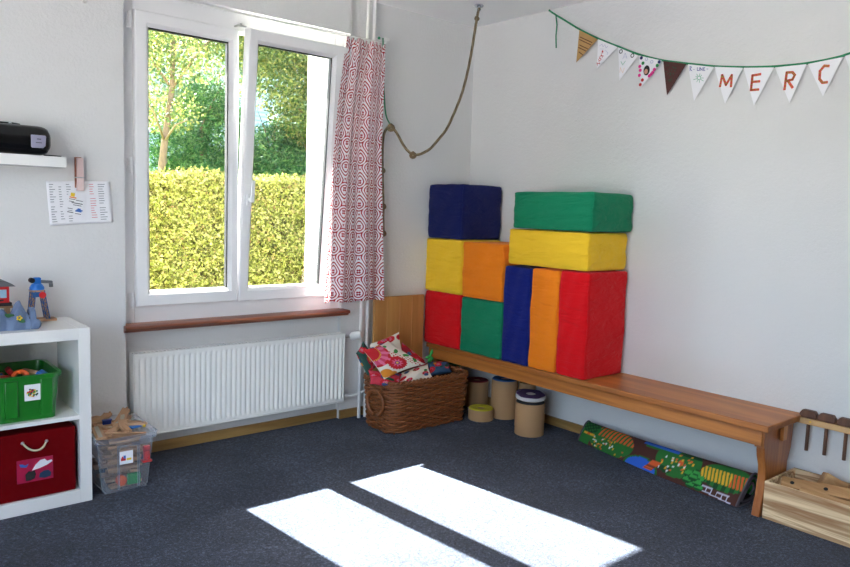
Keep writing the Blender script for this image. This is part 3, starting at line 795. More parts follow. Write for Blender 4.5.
# ------------------------------------------------------------------ rolled play rug
rg = empty('play_rug', (-.2, -1.86, 0), 'rolled up printed play rug with roads and fields under the bench', 'rug')
prof = [(0.0,.03),(.05,.16),(.16,.38),(.30,.62),(.44,.84),(.56,.96),(.68,1.0),(.80,.96),(.90,.84),(.97,.64),(1.0,.42),(.96,.2),(.86,.06),(.68,.01),(.45,.0),(.22,.0),(.08,.02),(.07,.08),(.14,.22),(.26,.44),(.40,.66),(.52,.8),(.64,.86),(.76,.82),(.86,.66),(.89,.44),(.84,.22),(.70,.12),(.46,.1),(.26,.12),(.24,.2),(.36,.42),(.5,.62),(.64,.68),(.74,.54),(.72,.36),(.6,.28)]
pp = smooth_path([Vector((a, b, 0)) for a, b in prof], 5)
al = [0]
for a, b in zip(pp, pp[1:]): al.append(al[-1]+(b-a).length)
tscale = 1.18   # arc from floor edge to ridge
NL = 420
def rug_sec(s):
    x0_ = lerp(-.160, -.370, s)-.026*math.sin(PI*s); w_ = lerp(.135, .235, s); h_ = lerp(.118, .150, s); y_ = lerp(-1.262, -2.458, s)
    return x0_, w_, h_, y_
BR, RG, RDG, RB = lin((74, 38, 30)), lin((34, 108, 42)), lin((12, 66, 28)), lin((44, 98, 206))
RO, RY, RW, RST = lin((216, 92, 38)), lin((222, 170, 40)), lin((220, 224, 228)), lin((190, 190, 210))
def ell(s, t, a, b, ra, rb): return ((s-a)/ra)**2+((t-b)/rb)**2
dots = [(random.random(), random.random(), random.choice([RW, RY, RO])) for _ in range(90)]
def rugc(s, t):
    # s along the roll 0..1, t from the floor edge 0 up to the ridge 1
    for (bx, by) in ((.755,.36),(.73,.24),(.785,.26),(.755,.14),(.79,.40),(.725,.44),(.80,.14),(.76,.50)):
        e = ell(s, t, bx, by, .026, .115)
        if e < 1: return lin((52, 152, 66)) if e < .7 and (t-by) > -.03 else RDG
    if .81 < s < .97:
        b0 = .25-(s-.81)*.5
        if abs(t-b0) < .016 or abs(t-b0+.15) < .016 or (b0-.15 < t < b0 and ((s-.81)/.027) % 1 < .14): return RST
    e = ell(s, t, .46, .0, .11, .44)
    q_ = s-.10*(t-.2)
    if .492 < q_ < .545 and .08 < t < .46:
        return RO if (t*26) % 1 > .25 else lin((120, 50, 24))
    if e < .78: return RB
    if e < 1: return RG
    if ell(s, t, .045, .86, .065, .34) < 1:
        return RDG if math.sin(s*200)*math.sin(t*36+s*70) > -.2 else lin((40, 110, 46))
    if .018 < s < .10 and .42 < t < .56: return RY if abs(s-.055) > .010 else RO
    e = ell(s, t, .22, .52, .16, .60)
    if e < 1:
        if t > .60 and s > .12: return RO if ((s*1.0-t*.05)*38) % 1 > .5 else RG
        for (a, b, c_) in dots[:34]:
            if ell(s, t, .09+a*.25, .05+b*.5, .006, .034) < 1: return c_
        return RG
    if s < .08: return RG
    if .92 < t < 1.2 and .42 < s < .63: return RB
    if .84 < t <= .92 and .44 < s < .62: return RG
    e = ell(s, t, .645, .70, .125, .56)
    if e < 1:
        for (a, b, c_) in dots[34:70]:
            if ell(s, t, .55+a*.18, .25+b*.7, .006, .036) < 1: return c_
        if ell(s, t, .665, .66, .014, .11) < 1: return RO
        if ell(s, t, .60, .30, .035, .12) < 1 or (t > .92 and s > .64): return RDG
        return RG
    e = ell(s, t, .90, .66, .125, .40)
    if e < 1:
        if t < .46: return RDG if math.sin(s*160) > 0 else RG
        if t < .84: return (RY if s < .93 else RO) if ((s+t*.05)*56) % 1 > .42 else RG
        return RG
    if t > 1.15: return RG if math.sin(s*14+1) > 0 else BR
    return BR
vs = []; cols = []; n = len(pp)
for k in range(NL+1):
    s = k/NL; x0_, w_, h_, y_ = rug_sec(s)
    for i, q in enumerate(pp):
        lean = -.07*q.x*w_*0 - .05*q.y*h_
        vs.append((x0_+q.x*w_, y_+lean+(.0), .004+q.y*h_)); cols.append(rugc(s, al[i]/tscale))
fs = [(k*n+i, k*n+i+1, (k+1)*n+i+1, (k+1)*n+i) for k in range(NL) for i in range(n-1)]
ro = MB().add(vs, fs).build('rug', MT['rug'], rg, ang=180)
ca = ro.data.color_attributes.new('pattern', 'FLOAT_COLOR', 'POINT'); ca.data.foreach_set('color', np.array([(*q, 1) for q in cols]).ravel())
MB().add([(a+.006, b, c+.0) if True else 0 for (a, b, c) in [((x-(-.25))*.985-.25, y, z*.97+.003) for (x, y, z) in vs]], [f_[::-1] for f_ in fs]).build('backing', MT['rug_back'], rg, ang=180)
for s in (0, 1):
    x0_, w_, h_, y_ = rug_sec(s)
    MB().tube([(x0_+q.x*w_, y_-.05*q.y*h_, .006+q.y*h_) for q in pp], .006, 6).build('edge_binding', MT['binding'], rg, ang=180)

# ------------------------------------------------------------------ plywood crate
cr = empty('plywood_crate', (-.19, -2.98, 0), 'low plywood crate with wavy grain at the right end of the bench', 'crate')
cx0, cx1, cy0, cy1, ch = -.372, -.03, -2.594, -3.40, .194
MB().box((cx0, cy1, 0), (cx0+.014, cy0, ch)).build('front_panel', MT['ply'], cr, bevel=.002)
MB().box((cx1-.014, cy1, 0), (cx1, cy0, ch)).build('rear_panel', MT['ply'], cr, bevel=.002)
MB().box((cx0+.014, cy0-.014, 0), (cx1-.014, cy0, ch)).build('end_panel', MT['ply'], cr, bevel=.002)
MB().box((cx0+.014, cy1, 0), (cx1-.014, cy1+.014, ch)).build('end_panel', MT['ply'], cr, bevel=.002)
MB().box((cx0+.014, cy1+.014, 0.0), (cx1-.014, cy0-.014, .012)).build('bottom', MT['ply'], cr)
def plank(a, b, w_, t_, label, holes=()):
    """a plank from a to b; the wide side faces up and to the camera"""
    a = Vector(a); b = Vector(b); d = (b-a); L_ = d.length; d.normalize()
    up = Vector((-.55, 0, .83)); up = (up-d*up.dot(d)).normalized(); s_ = d.cross(up)
    T = Matrix((( s_.x, d.x, up.x, a.x), (s_.y, d.y, up.y, a.y), (s_.z, d.z, up.z, a.z), (0, 0, 0, 1)))
    root = empty('wooden_plank', tuple(a), label, 'plank', 'wooden planks in the plywood crate')
    MB().box((-w_/2, 0, -t_), (w_/2, L_, 0), T).build('board', MT['plank'], root, bevel=.002)
    for h_ in holes:
        m = MB(); c_ = T @ Vector((0, h_, .0004)); 
        m.tube([T @ Vector((0, h_, -.001)), T @ Vector((0, h_, .0012))], .010, 16); m.build('drilled_hole', MT['dark'], root)
    return root
plank((-.300, -2.645, .195), (-.150, -3.30, .225), .065, .02, 'wooden plank with a row of drilled holes lying on top in the crate', (.05, .20, .35, .5))
plank((-.335, -2.75, .196), (-.275, -3.35, .165), .03, .022, 'narrow wooden batten along the front edge inside the crate')
plank((-.20, -2.66, .12), (-.11, -3.2, .13), .07, .02, 'wooden plank low in the crate under the others')
T = Matrix.Translation((-.10, -2.80, .15)) @ Matrix.Rotation(.5, 4, 'Z') @ Matrix.Rotation(.45, 4, 'X') @ Matrix.Rotation(.3, 4, 'Y')
tag(MB().box((-.04, -.055, 0), (.04, .055, .07), T).build('wooden_block', MT['plank'], bevel=.003), 'chunky tilted wooden block sticking out at the back of the crate', 'block')

# ------------------------------------------------------------------ rail with mallets
rl = empty('tool_rail', (-.02, -2.9, .45), 'wooden wall rail holding hanging mallets beyond the bench end', 'rail')
MB().box((-.064, -3.3, .450), (-.048, -2.595, .480)).build('front_slat', MT['plank'], rl, bevel=.002)
MB().box((-.022, -3.3, .450), (XR, -2.595, .480)).build('rear_slat', MT['plank'], rl, bevel=.002)
for y in (-2.60, -3.29): MB().box((-.048, y-.006, .452), (-.022, y+.004, .478)).build('spacer', MT['plank'], rl)
MB().cyl((-.0655, -2.668, .467), (-.064, -2.668, .467), .005, n=12).build('screw', MT['toy_yellow'], rl)
def mallet():
    r_ = empty('wooden_mallet', (0, 0, 0), 'dark', 'mallet', 'mallets hanging on the wall rail')
    MB().prism([(-.042,.0), (.042,.0), (.044,.02), (.03,.04), (-.03,.04), (-.044,.02)], -.017, .017, axis=0).build('head', MT['darkwood'], r_, bevel=.004, local=True)
    MB().tube([(0, 0, .0), (0, 0, -.178)], .0088, 12).build('handle', MT['darkwood'], r_, local=True)
    return r_
m0 = mallet()
labs = ['dark wooden mallet on the wall rail nearest the bench end', 'dark wooden mallet in the middle of the three on the rail', 'dark wooden mallet on the rail farthest from the bench, cut by the frame']
for i, lab in enumerate(labs):
    o = m0 if i == 0 else copy_tree(m0); o['label'] = lab; o.location = (-.035, (-2.648, -2.738, -2.832)[i], .4815)

# ------------------------------------------------------------------ shelf unit (left)
SX1, SX0, SY0, SY1, SH = -2.995, -3.845, -.448, -.035, .877
su = empty('shelf_unit', ((SX0+SX1)/2, (SY0+SY1)/2, 0), 'white cube shelf unit at the left with toy bins inside', 'shelf unit')
for x in (SX0, SX1-.055): MB().box((x, SY0, 0), (x+.055, SY1, SH)).build('side_panel', MT['white_lam'], su, bevel=.0015)
MB().box((SX0+.055, SY0, SH-.057), (SX1-.055, SY1, SH)).build('top_panel', MT['white_lam'], su, bevel=.0015)
MB().box((SX0+.055, SY0, 0), (SX1-.055, SY1, .066)).build('bottom_panel', MT['white_lam'], su, bevel=.0015)
MB().box((-3.437, SY0+.001, .066), (-3.42, SY1, SH-.057)).build('divider', MT['white_lam'], su)
MB().box((-3.42, SY0+.001, .425), (SX1-.055, SY1, .445)).build('shelf', MT['white_lam'], su)
MB().box((SX0+.055, SY0+.001, .425), (-3.437, SY1, .445)).build('shelf', MT['white_lam'], su)
# green bin
gb = empty('green_bin', (-3.24, -.25, .445), 'green plastic bin of toys in the upper shelf compartment', 'bin')
def loopbox(x0, x1, y0, y1, r, n=64, notch=None):
    p = rrect(x0, x1, y0, y1, r, n); return p
def shell(rings, mat, name, parent, closed_bottom=True, n=96, ang=50):
    vs = []; 
    for (x0_, x1_, y0_, y1_, z_, r_) in rings:
        for q in rrect(x0_, x1_, y0_, y1_, r_, n): vs.append((q[0], q[1], z_))
    fs = [(k*n+i, k*n+(i+1) % n, (k+1)*n+(i+1) % n, (k+1)*n+i) for k in range(len(rings)-1) for i in range(n)]
    if closed_bottom: fs.append(tuple(range(n))[::-1])
    fs.append(tuple(range((len(rings)-1)*n, len(rings)*n))) if closed_bottom else None
    return MB().add(vs, fs).build(name, mat, parent, ang=ang)
gx0, gx1, gy0, gy1 = -3.40, -3.145, -.415, -.09
shell([(gx0+.0, gx1, gy0, gy1, .446, .03), (gx0-.008, gx1+.016, gy0-.012, gy1+.012, .646, .035), (gx0-.012, gx1+.028, gy0-.022, gy1+.02, .648, .04), (gx0-.012, gx1+.03, gy0-.024, gy1+.022, .666, .04),
       (gx0, gx1+.012, gy0-.006, gy1+.006, .667, .035), (gx0+.006, gx1+.006, gy0+.004, gy1-.004, .60, .03), (gx0+.01, gx1-.01, gy0+.015, gy1-.015, .454, .03)], MT['green_plastic'], 'body', gb)
for x in (-3.34, -3.19):
    MB().prism([(x-.03, 0), (x-.025, .012), (x+.025, .012), (x+.03, 0)], .47, .645, axis=2, T=Matrix.Translation((0, -.424, 0)) @ Matrix.Scale(-1, 4, (0, 1, 0))).build('moulded_rib', MT['green_plastic'], gb, bevel=.003)
lb = MB().box((-3.285, -.432, .545), (-3.217, -.4285, .622)).build('picture_label', MT['paper'], gb)
for i in range(4):
    m = MB()
    for k in range(9):
        a = random.random()*6.28; q = random.random()**.5
        m.ball((-3.251+.024*q*math.cos(a), -.4325, .583+.018*q*math.sin(a)), .0045, 8, (1, .3, 1))
    m.build('printed_picture', [MT['toy_yellow'], MT['toy_green'], MT['ink_dark'], MT['toy_red']][i], lb)
toys = [('ring', (-3.285, -.35, .646), 'toy_orange', 'orange ring shaped toy in the green bin', 'toy'), ('block', (-3.355, -.34, .64), 'toy_red', 'red angular toy block at the left of the green bin', 'toy block'), ('block', (-3.19, -.33, .645), 'toy_blue', 'blue toy block at the right of the green bin', 'toy block'), ('block', (-3.31, -.24, .655), 'toy_red', 'small red toy block behind the orange ring', 'toy block'), ('block', (-3.23, -.29, .645), 'track', 'pale wooden block lying across the green bin', 'toy block')]
for k, (kind, c, mk, lab, cat) in enumerate(toys):
    if kind == 'ring':
        tag(MB().tube([(c[0]+.03*math.cos(a), c[1]+.01*math.sin(a), c[2]+.024*math.sin(a)) for a in np.linspace(0, 2*PI, 25)[:-1]], .011, 10, closed=True).build('toy_ring', MT[mk]), lab, cat)
    else:
        T = Matrix.Translation(c) @ Matrix.Rotation(.5*k, 4, 'Z') @ Matrix.Rotation(.3*k, 4, 'X')
        sx = .03 if k != 4 else .055
        tag(MB().box((-sx, -.018, -.012), (sx, .018, .012), T).build('toy_block', MT[mk], bevel=.004), lab, cat)
m = MB()
for k in range(60):
    T = Matrix.Translation((random.uniform(-3.38, -3.16), random.uniform(-.39, -.11), random.uniform(.60, .625))) @ Matrix.Rotation(random.random()*6, 4, 'Z') @ Matrix.Rotation(random.random()*2, 4, 'X')
    m.cur = k % 4; m.box((-.02, -.012, -.008), (.02, .012, .008), T)
tag(m.build('toy_bricks', [MT['toy_blue'], MT['track'], MT['dark'], MT['toy_green']]), 'loose mixed small toy bricks filling the green bin', 'toy bricks', kind='stuff')
# red box
rb_ = empty('red_storage_box', (-3.24, -.25, .066), 'dark red fabric storage box with rope handle in the lower compartment', 'storage box')
MB().box((-3.405, -.432, .067), (-3.066, -.06, .39)).build('body', MT['red_fabric'], rb_, bevel=.006)
hp = [P(22.5,443.5,1,-.434), P(25,446,1,-.445), P(29,449,1,-.452), P(34,450.5,1,-.455), P(40,449.5,1,-.452), P(44,446,1,-.445), P(46.5,441,1,-.434)]
MB().tube(smooth_path(hp, 4), .0045, 8).build('rope_handle', MT['thread'], rb_)
for q in (hp[0], hp[-1]): MB().ball(q, .008, 10).build('eyelet', MT['metal'], rb_)
pc = MB().box((-3.325, -.4345, .150), (-3.169, -.4325, .262)).build('picture_card', MT['pic_pink'], rb_)
def blob(pts, y, mat, name, parent):
    return MB().prism(pts, y, y-.0015, axis=1).build(name, mat, parent)
blob([(-3.262,.205),(-3.245,.232),(-3.225,.25),(-3.205,.252),(-3.195,.24),(-3.175,.243),(-3.172,.235),(-3.195,.222),(-3.225,.212)], -.435, MT['paper'], 'printed_picture', pc)
blob([(-3.288,.16),(-3.29,.19),(-3.275,.205),(-3.265,.2),(-3.25,.205),(-3.245,.185),(-3.25,.165),(-3.27,.158)], -.435, MT['dark'], 'printed_picture', pc)
blob([(-3.232,.165),(-3.228,.185),(-3.21,.195),(-3.19,.195),(-3.178,.18),(-3.182,.163),(-3.205,.158)], -.435, simple('teal_print', (30, 60, 90), .5), 'printed_picture', pc)
blob([(-3.315,.245),(-3.30,.243),(-3.29,.235),(-3.275,.242),(-3.285,.225),(-3.31,.23)], -.435, MT['ink_blue'], 'printed_picture', pc)

# items on the shelf unit top
# toy crane
ck0 = len(COL.objects)
ck = empty('toy_crane', (-3.115, -.10, SH), 'wooden toy crane with blue cab and lattice tower on the shelf unit', 'toy crane')
cz = SH+.001
def bar(m, a, b, w_): m.tube([a, b], w_, 4)
MB().box((-3.165, -.135, cz), (-3.035, -.065, cz+.012)).build('base', MT['track'], ck, bevel=.002)
for (xb, xt) in ((-3.152, -3.138), (-3.075, -3.098)):
    for y in (-.125, -.075):
        lg = MB().prism([(xb-.008, cz+.012), (xb+.008, cz+.012), (xt+.008, cz+.155), (xt-.008, cz+.155)], y-.004, y+.004, axis=1).build('tower_leg', MT['track'], ck)
        m = MB(); 
        for e in (-.0085, .0085): bar(m, (xb+e, y-.005, cz+.012), (xt+e, y-.005, cz+.155), .0022)
        for k in range(5):
            za, zb = cz+.015+k*.027, cz+.015+(k+1)*.027; xa = lerp(xb, xt, (za-cz-.012)/.143); xc = lerp(xb, xt, (zb-cz-.012)/.143); s_ = 1 if k % 2 else -1
            bar(m, (xa-.008*s_, y-.005, za), (xc+.008*s_, y-.005, zb), .002)
            bar(m, (xa-.008, y-.005, za), (xa+.008, y-.005, za), .002)
        m.build('painted_lattice', MT['toy_blue_dark'], lg)
MB().box((-3.15, -.13, cz+.15), (-3.086, -.07, cz+.16)).build('platform', MT['track'], ck, bevel=.001)
MB().box((-3.145, -.131, cz+.125), (-3.09, -.126, cz+.15)).build('cross_plate', MT['toy_blue_dark'], ck)
MB().cyl((-3.10, -.132, cz+.135), (-3.10, -.138, cz+.135), .016, n=24).build('red_disc', MT['toy_red'], ck)
MB().lathe([(.034, 0), (.034, .012), (.026, .026), (.022, .03)], (-3.118, -.10, cz+.16), 28).build('turntable', MT['toy_blue'], ck)
MB().box((-3.135, -.115, cz+.188), (-3.10, -.085, cz+.222)).build('cab', MT['toy_blue'], ck, bevel=.005)
MB().cyl((-3.142, -.118, cz+.208), (-3.142, -.088, cz+.208), .013, n=20).build('winch', MT['dark'], ck)
MB().prism([(-3.115, cz+.194), (-3.115, cz+.21), (-3.05, cz+.204), (-3.045, cz+.196), (-3.05, cz+.19)], -.112, -.102, axis=1).build('boom', MT['toy_grey'], ck, bevel=.001)
MB().cyl((-3.054, -.107, cz+.190), (-3.054, -.107, cz+.172), .010, n=16).build('magnet', MT['toy_grey'], ck)
ck.location.x -= .042; ck.location.y -= .03
# rock tunnel
m = MB(); rs = np.random.default_rng(3); n1, n2 = 60, 26
rk = empty('toy_rock_tunnel', (-3.30, -.34, SH), 'blue grey toy mountain tunnel at the front of the shelf top', 'toy tunnel')
vs = []
for i in range(n1+1):
    u = i/n1; x = lerp(-3.44, -3.215, u)
    hgt = .07+.055*math.exp(-((x+3.385)/.025)**2)+.058*math.exp(-((x+3.25)/.022)**2)+.01*math.sin(x*90)+.02*math.exp(-((x+3.32)/.03)**2)
    for j in range(n2+1):
        v = j/n2; a = PI*v
        y = -.335-.05*math.cos(a)*(1+.08*math.sin(x*80)); z = SH+.001+hgt*math.sin(a)**.45+.003*math.sin(x*200+v*20)*math.sin(a)
        vs.append((x+.003*math.sin(v*25), y, z))
fs = [(i*(n2+1)+j, i*(n2+1)+j+1, (i+1)*(n2+1)+j+1, (i+1)*(n2+1)+j) for i in range(n1) for j in range(n2)]
m.add(vs, fs); m.add(vs[-(n2+1):], [tuple(range(n2+1))]); m.add(vs[:n2+1], [tuple(range(n2+1))]); m.build('rock', MT['rock'], rk, ang=180)
m = MB()   # right portal
pts_ = [(-.385+.0, 0), (-.382, .05), (-.365, .085), (-.335, .10), (-.305, .085), (-.288, .05), (-.285, 0), (-.302, 0), (-.305, .045), (-.318, .065), (-.335, .072), (-.352, .065), (-.365, .045), (-.368, 0)]
m.prism([(a, SH+.001+b) for a, b in pts_], -3.212, -3.185, axis=0); m.ball((-3.19, -.375, SH+.024), .026, 12, (1, .8, 1)); m.build('portal', MT['rock'], rk, bevel=.004)
MB().prism([(a, SH+.001+b) for a, b in [(-.368,0),(-.365,.045),(-.352,.065),(-.335,.072),(-.318,.065),(-.305,.045),(-.302,0)]], -3.2125, -3.2115, axis=0).build('tunnel_mouth', MT['dark'], rk)
for (x, z, mk, nm) in ((-3.30, .072, 'moss', 'moss_patch'), (-3.262, .045, 'moss', 'moss_patch'), (-3.37, .07, 'moss', 'moss_patch')):
    m = MB()
    for k in range(7): m.ball((x+random.uniform(-.018, .018), -.388+random.uniform(0, .006), SH+z+random.uniform(-.006, .008)), .008, 8, (1.3, .6, .7))
    m.build(nm, MT[mk], rk)
for (x, z) in ((-3.262, .060), (-3.37, .085)):
    m = MB()
    for k in range(5): m.ball((x+.009*math.cos(k*1.256), -.394, SH+z+.008*math.sin(k*1.256)), .005, 8, (1, .5, 1))
    m.build('painted_flower', MT['toy_yellow'], rk)
rk.location.x -= .03
# red toy wagon house on a wooden bridge
th = empty('toy_train_shed', (-3.34, -.21, SH), 'red toy train house with grey roof on a wooden support', 'toy')
MB().box((-3.42, -.25, cz+.115), (-3.305, -.18, cz+.195)).build('walls', MT['toy_red'], th, bevel=.002)
MB().prism([(-3.44, cz+.195), (-3.28, cz+.195), (-3.295, cz+.207), (-3.33, cz+.225), (-3.40, cz+.225)], -.27, -.165, axis=1).build('roof', MT['toy_grey'], th, bevel=.002)
MB().box((-3.43, -.255, cz+.10), (-3.295, -.175, cz+.116)).build('chassis', MT['dark'], th, bevel=.002)
m = MB().box((-3.345, -.253, cz+.14), (-3.317, -.2505, cz+.18)); m.build('window', simple('pale_blue_toy_window', (150, 190, 210), .3), th)
MB().box((-3.39, -.253, cz+.125), (-3.33, -.2505, cz+.132)).build('step', MT['dark'], th)
MB().box((-3.43, -.24, cz+.088), (-3.29, -.19, cz+.100)).box((-3.42, -.235, cz), (-3.40, -.195, cz+.088)).box((-3.32, -.235, cz), (-3.30, -.195, cz+.088)).build('wooden_support', MT['track'], th)

# floating shelf and radio
tag(MB().box((-3.75, -.205, 1.656), (-3.03, 0, 1.708)).build('floating_shelf', MT['white_lam'], bevel=.002), 'white floating wall shelf carrying the black radio', 'wall shelf')
rd = empty('radio', (-3.28, -.11, 1.708), 'black rounded portable radio on the floating wall shelf', 'radio')
def radsec(s):  # end cap shaping, s 0..1 right end
    return math.sqrt(max(0, 1-s*s))
m = MB(); vs = []; nn = 36; secs = []
for k in range(30):
    x = lerp(-3.47, -3.09, k/29); e = 1.0
    if x > -3.155: e = (max(0, 1-((x+3.155)/.066)**2.6))**(1/2.6)
    if x < -3.405: e = (max(0, 1-((-3.405-x)/.066)**2.6))**(1/2.6)
    hz_ = .072*(.35+.65*e) if e > .01 else .02; hy_ = .088*(.45+.55*e)
    zc_ = 1.709+.074; 
    for j in range(nn):
        a = 2*PI*j/nn; ca_, sa_ = math.cos(a), math.sin(a)
        q = 3.2
        den = (abs(ca_)**q+abs(sa_)**q)**(1/q)
        vs.append((x, -.105+hy_*ca_/den, zc_+hz_*sa_/den-(.0)))
fs = [(k*nn+j, k*nn+(j+1) % nn, (k+1)*nn+(j+1) % nn, (k+1)*nn+j) for k in range(29) for j in range(nn)]+[tuple(range(nn))[::-1], tuple(range(29*nn, 30*nn))]
m.add(vs, fs); m.build('body', MT['black'], rd, ang=60)
MB().prism([(-3.185, 1.75), (-3.180, 1.744), (-3.132, 1.745), (-3.122, 1.756), (-3.118, 1.80), (-3.122, 1.806), (-3.186, 1.806)], -.197, -.180, axis=1).build('side_panel', MT['lilac'], rd, bevel=.002)
MB().box((-3.160, -.1985, 1.785), (-3.142, -.1965, 1.789)).box((-3.165, -.1985, 1.768), (-3.138, -.1965, 1.771)).build('display_print', MT['ink_dark'], rd)
MB().tube([(-3.18, -.178, 1.832), (-3.15, -.172, 1.828), (-3.12, -.16, 1.812), (-3.104, -.15, 1.79)], .004, 8).build('chrome_trim', MT['chrome'], rd)
MB().tube([(-3.42, -.10, 1.857), (-3.25, -.10, 1.860), (-3.215, -.10, 1.856)], .006, 8).build('carry_handle', MT['black'], rd)
MB().ball((-3.262, -.13, 1.857), .008, 10).build('knob', MT['chrome'], rd)
tag(MB().tube([(-3.13, -.19, 1.7115), (-3.09, -.185, 1.7115), (-3.06, -.17, 1.7115), (-3.045, -.17, 1.7115)], .003, 6).build('power_cable', MT['dark']), 'thin black cable end lying on the floating shelf by the radio', 'cable')

# papers on the wall with a clothespin
pp_ = empty('timetable_sheet', (-2.92, -.004, 1.36), 'white landscape timetable sheet hanging on the wall under the clothespin', 'paper')
m = MB(); n = 16; vs = []
for j in range(n+1):
    for i in range(n+1):
        u, v = i/n, j/n
        x = lerp(lerp(-3.067, -2.748, u), lerp(-3.082, -2.766, u), v); z = lerp(lerp(1.357, 1.381, u), lerp(1.589, 1.604, u), v)
        vs.append((x, -.004-.006*(2*u-1)**2*(1-v*.5), z))
m.add(vs, [(j*(n+1)+i, j*(n+1)+i+1, (j+1)*(n+1)+i+1, (j+1)*(n+1)+i) for j in range(n) for i in range(n)])
o = m.build('sheet', MT['paper'], pp_); sd = o.modifiers.new('t', 'SOLIDIFY'); sd.thickness = .0006
def prt(u, v): return (lerp(lerp(-3.067, -2.748, u), lerp(-3.082, -2.766, u), v), -.004-.006*(2*u-1)**2*(1-v*.5)-.0012, lerp(lerp(1.357, 1.381, u), lerp(1.589, 1.604, u), v))
cols_ = [(.04, .09, 'ink_grey'), (.18, .07, 'ink_grey'), (.30, .09, 'ink_grey'), (.66, .1, 'ink_pink'), (.80, .12, 'ink_blue')]
for (u0, wd, mk) in cols_:
    m = MB()
    for k in range(16):
        v = .93-k*.056; w_ = wd*random.uniform(.5, 1)
        if random.random() < .12: continue
        a = prt(u0, v); b = prt(u0+w_, v); c_ = prt(u0+w_, v-.014); d_ = prt(u0, v-.014); m.add([a, b, c_, d_], [(0, 1, 2, 3)])
    m.build('printed_text', MT['ink_grey'] if mk == 'ink_blue' else MT[mk], pp_, smooth=False)
nt_ = empty('flyer', (-2.93, -.02, 1.41), 'small white flyer clipped in front of the timetable sheet', 'flyer')
T = Matrix.Translation((-2.945, -.018, 1.475)) @ Matrix.Rotation(-.14, 4, 'Y') @ Matrix.Rotation(.05, 4, 'X')
T = Matrix.Translation((-2.943, -.016, 1.475)) @ Matrix.Rotation(.16, 4, 'Y')
MB().box((-.042, -.0005, -.062), (.042, .0005, .066), T).build('sheet', MT['paper'], nt_)
m = MB()
for (x, z, w_, h_) in ((-.034, .02, .03, .003), (.0, .018, .035, .003), (-.034, .008, .025, .003), (-.02, .002, .056, .004), (-.01, -.008, .04, .003), (-.035, -.03, .025, .003), (-.034, -.05, .03, .004), (.005, -.052, .03, .003), (-.03, -.04, .02, .002)):
    m.box((x, -.0012, z), (x+w_, -.0008, z+h_), T)
m.build('printed_text', MT['ink_dark'], nt_)
m = MB().box((-.034, -.0012, .028), (.0, -.0008, .034), T); m.build('printed_text', MT['ink_orange'], nt_)
m = MB().box((-.03, -.0012, .036), (-.01, -.0008, .055), T); m.build('printed_picture', MT['toy_yellow'], nt_)
m = MB()
for k in range(5): m.box((.004+k*.005, -.0013, -.04+.006*(k % 3)), (.02+k*.005, -.0009, -.033+.006*(k % 3)), T)
m.build('printed_picture', MT['ink_blue'], nt_)
cp = empty('giant_clothespin', (-2.925, -.03, 1.545), 'large pink dotted wooden clothespin holding papers on the wall', 'clothespin')
MB().prism([(-2.940, 1.545), (-2.905, 1.545), (-2.904, 1.60), (-2.906, 1.66), (-2.906, 1.718), (-2.938, 1.716), (-2.938, 1.66), (-2.937, 1.60)], -.040, -.022, axis=1).build('front_arm', MT['pin_wood'], cp, bevel=.002)
MB().prism([(-2.942, 1.56), (-2.907, 1.56), (-2.908, 1.722), (-2.942, 1.722)], -.014, -.001, axis=1).build('rear_arm', MT['pin_edge'], cp, bevel=.002)
MB().box((-2.943, -.043, 1.612), (-2.902, -.005, 1.617)).build('spring', MT['metal'], cp)
tag(MB().box((-2.894, -.016, 2.525), (-2.870, 0, 2.60)).build('wall_hook', MT['white_paint'], bevel=.005), 'small white plastic fitting high on the wall left of the window', 'fitting')

# ------------------------------------------------------------------ clear tub with train tracks
tb = empty('clear_plastic_tub', (-2.83, -.25, 0), 'clear plastic tub filled with wooden train tracks beside the shelf unit', 'tub')
tx0, tx1, ty0, ty1, tz = -2.935, -2.705, -.43, -.10, .305
shell([(tx0+.01, tx1-.01, ty0+.01, ty1-.01, .004, .03), (tx0, tx1, ty0, ty1, .02, .03), (tx0-.03, tx1+.02, ty0-.03, ty1+.03, tz-.03, .035), (tx0-.045, tx1+.035, ty0-.045, ty1+.045, tz-.028, .04), (tx0-.048, tx1+.038, ty0-.048, ty1+.048, tz, .04), (tx0-.042, tx1+.032, ty0-.042, ty1+.042, tz, .04), (tx0-.04, tx1+.03, ty0-.04, ty1+.04, tz-.022, .036)], MT['clear'], 'body', tb, closed_bottom=False)
MB().box((tx0+.01, ty0+.01, .002), (tx1-.01, ty1-.01, .006)).build('bottom', MT['clear'], tb)
m = MB()
for xx in (tx0+.07, tx1-.06): m.prism([(xx-.004, -.446), (xx+.004, -.446), (xx+.004, -.436), (xx-.004, -.436)], .02, .25, axis=2)
m.box((tx0+.066, -.462, .248), (tx1-.056, -.455, .256)); m.build('moulded_edge', MT['clear'], tb)
lb = MB().box((-2.868, -.4685, .195), (-2.802, -.4675, .262), ).build('picture_label', MT['paper'], tb)
MB().box((-2.862, -.4692, .213), (-2.838, -.4687, .228)).box((-2.858, -.4692, .228), (-2.85, -.4687, .236)).build('printed_picture', MT['toy_red'], lb)
MB().box((-2.834, -.4692, .213), (-2.810, -.4687, .224)).build('printed_picture', MT['toy_yellow'], lb)
MB().box((-2.849, -.4693, .224), (-2.838, -.4688, .24)).build('printed_picture', MT['ink_blue'], lb)
lb.location.z -= .034
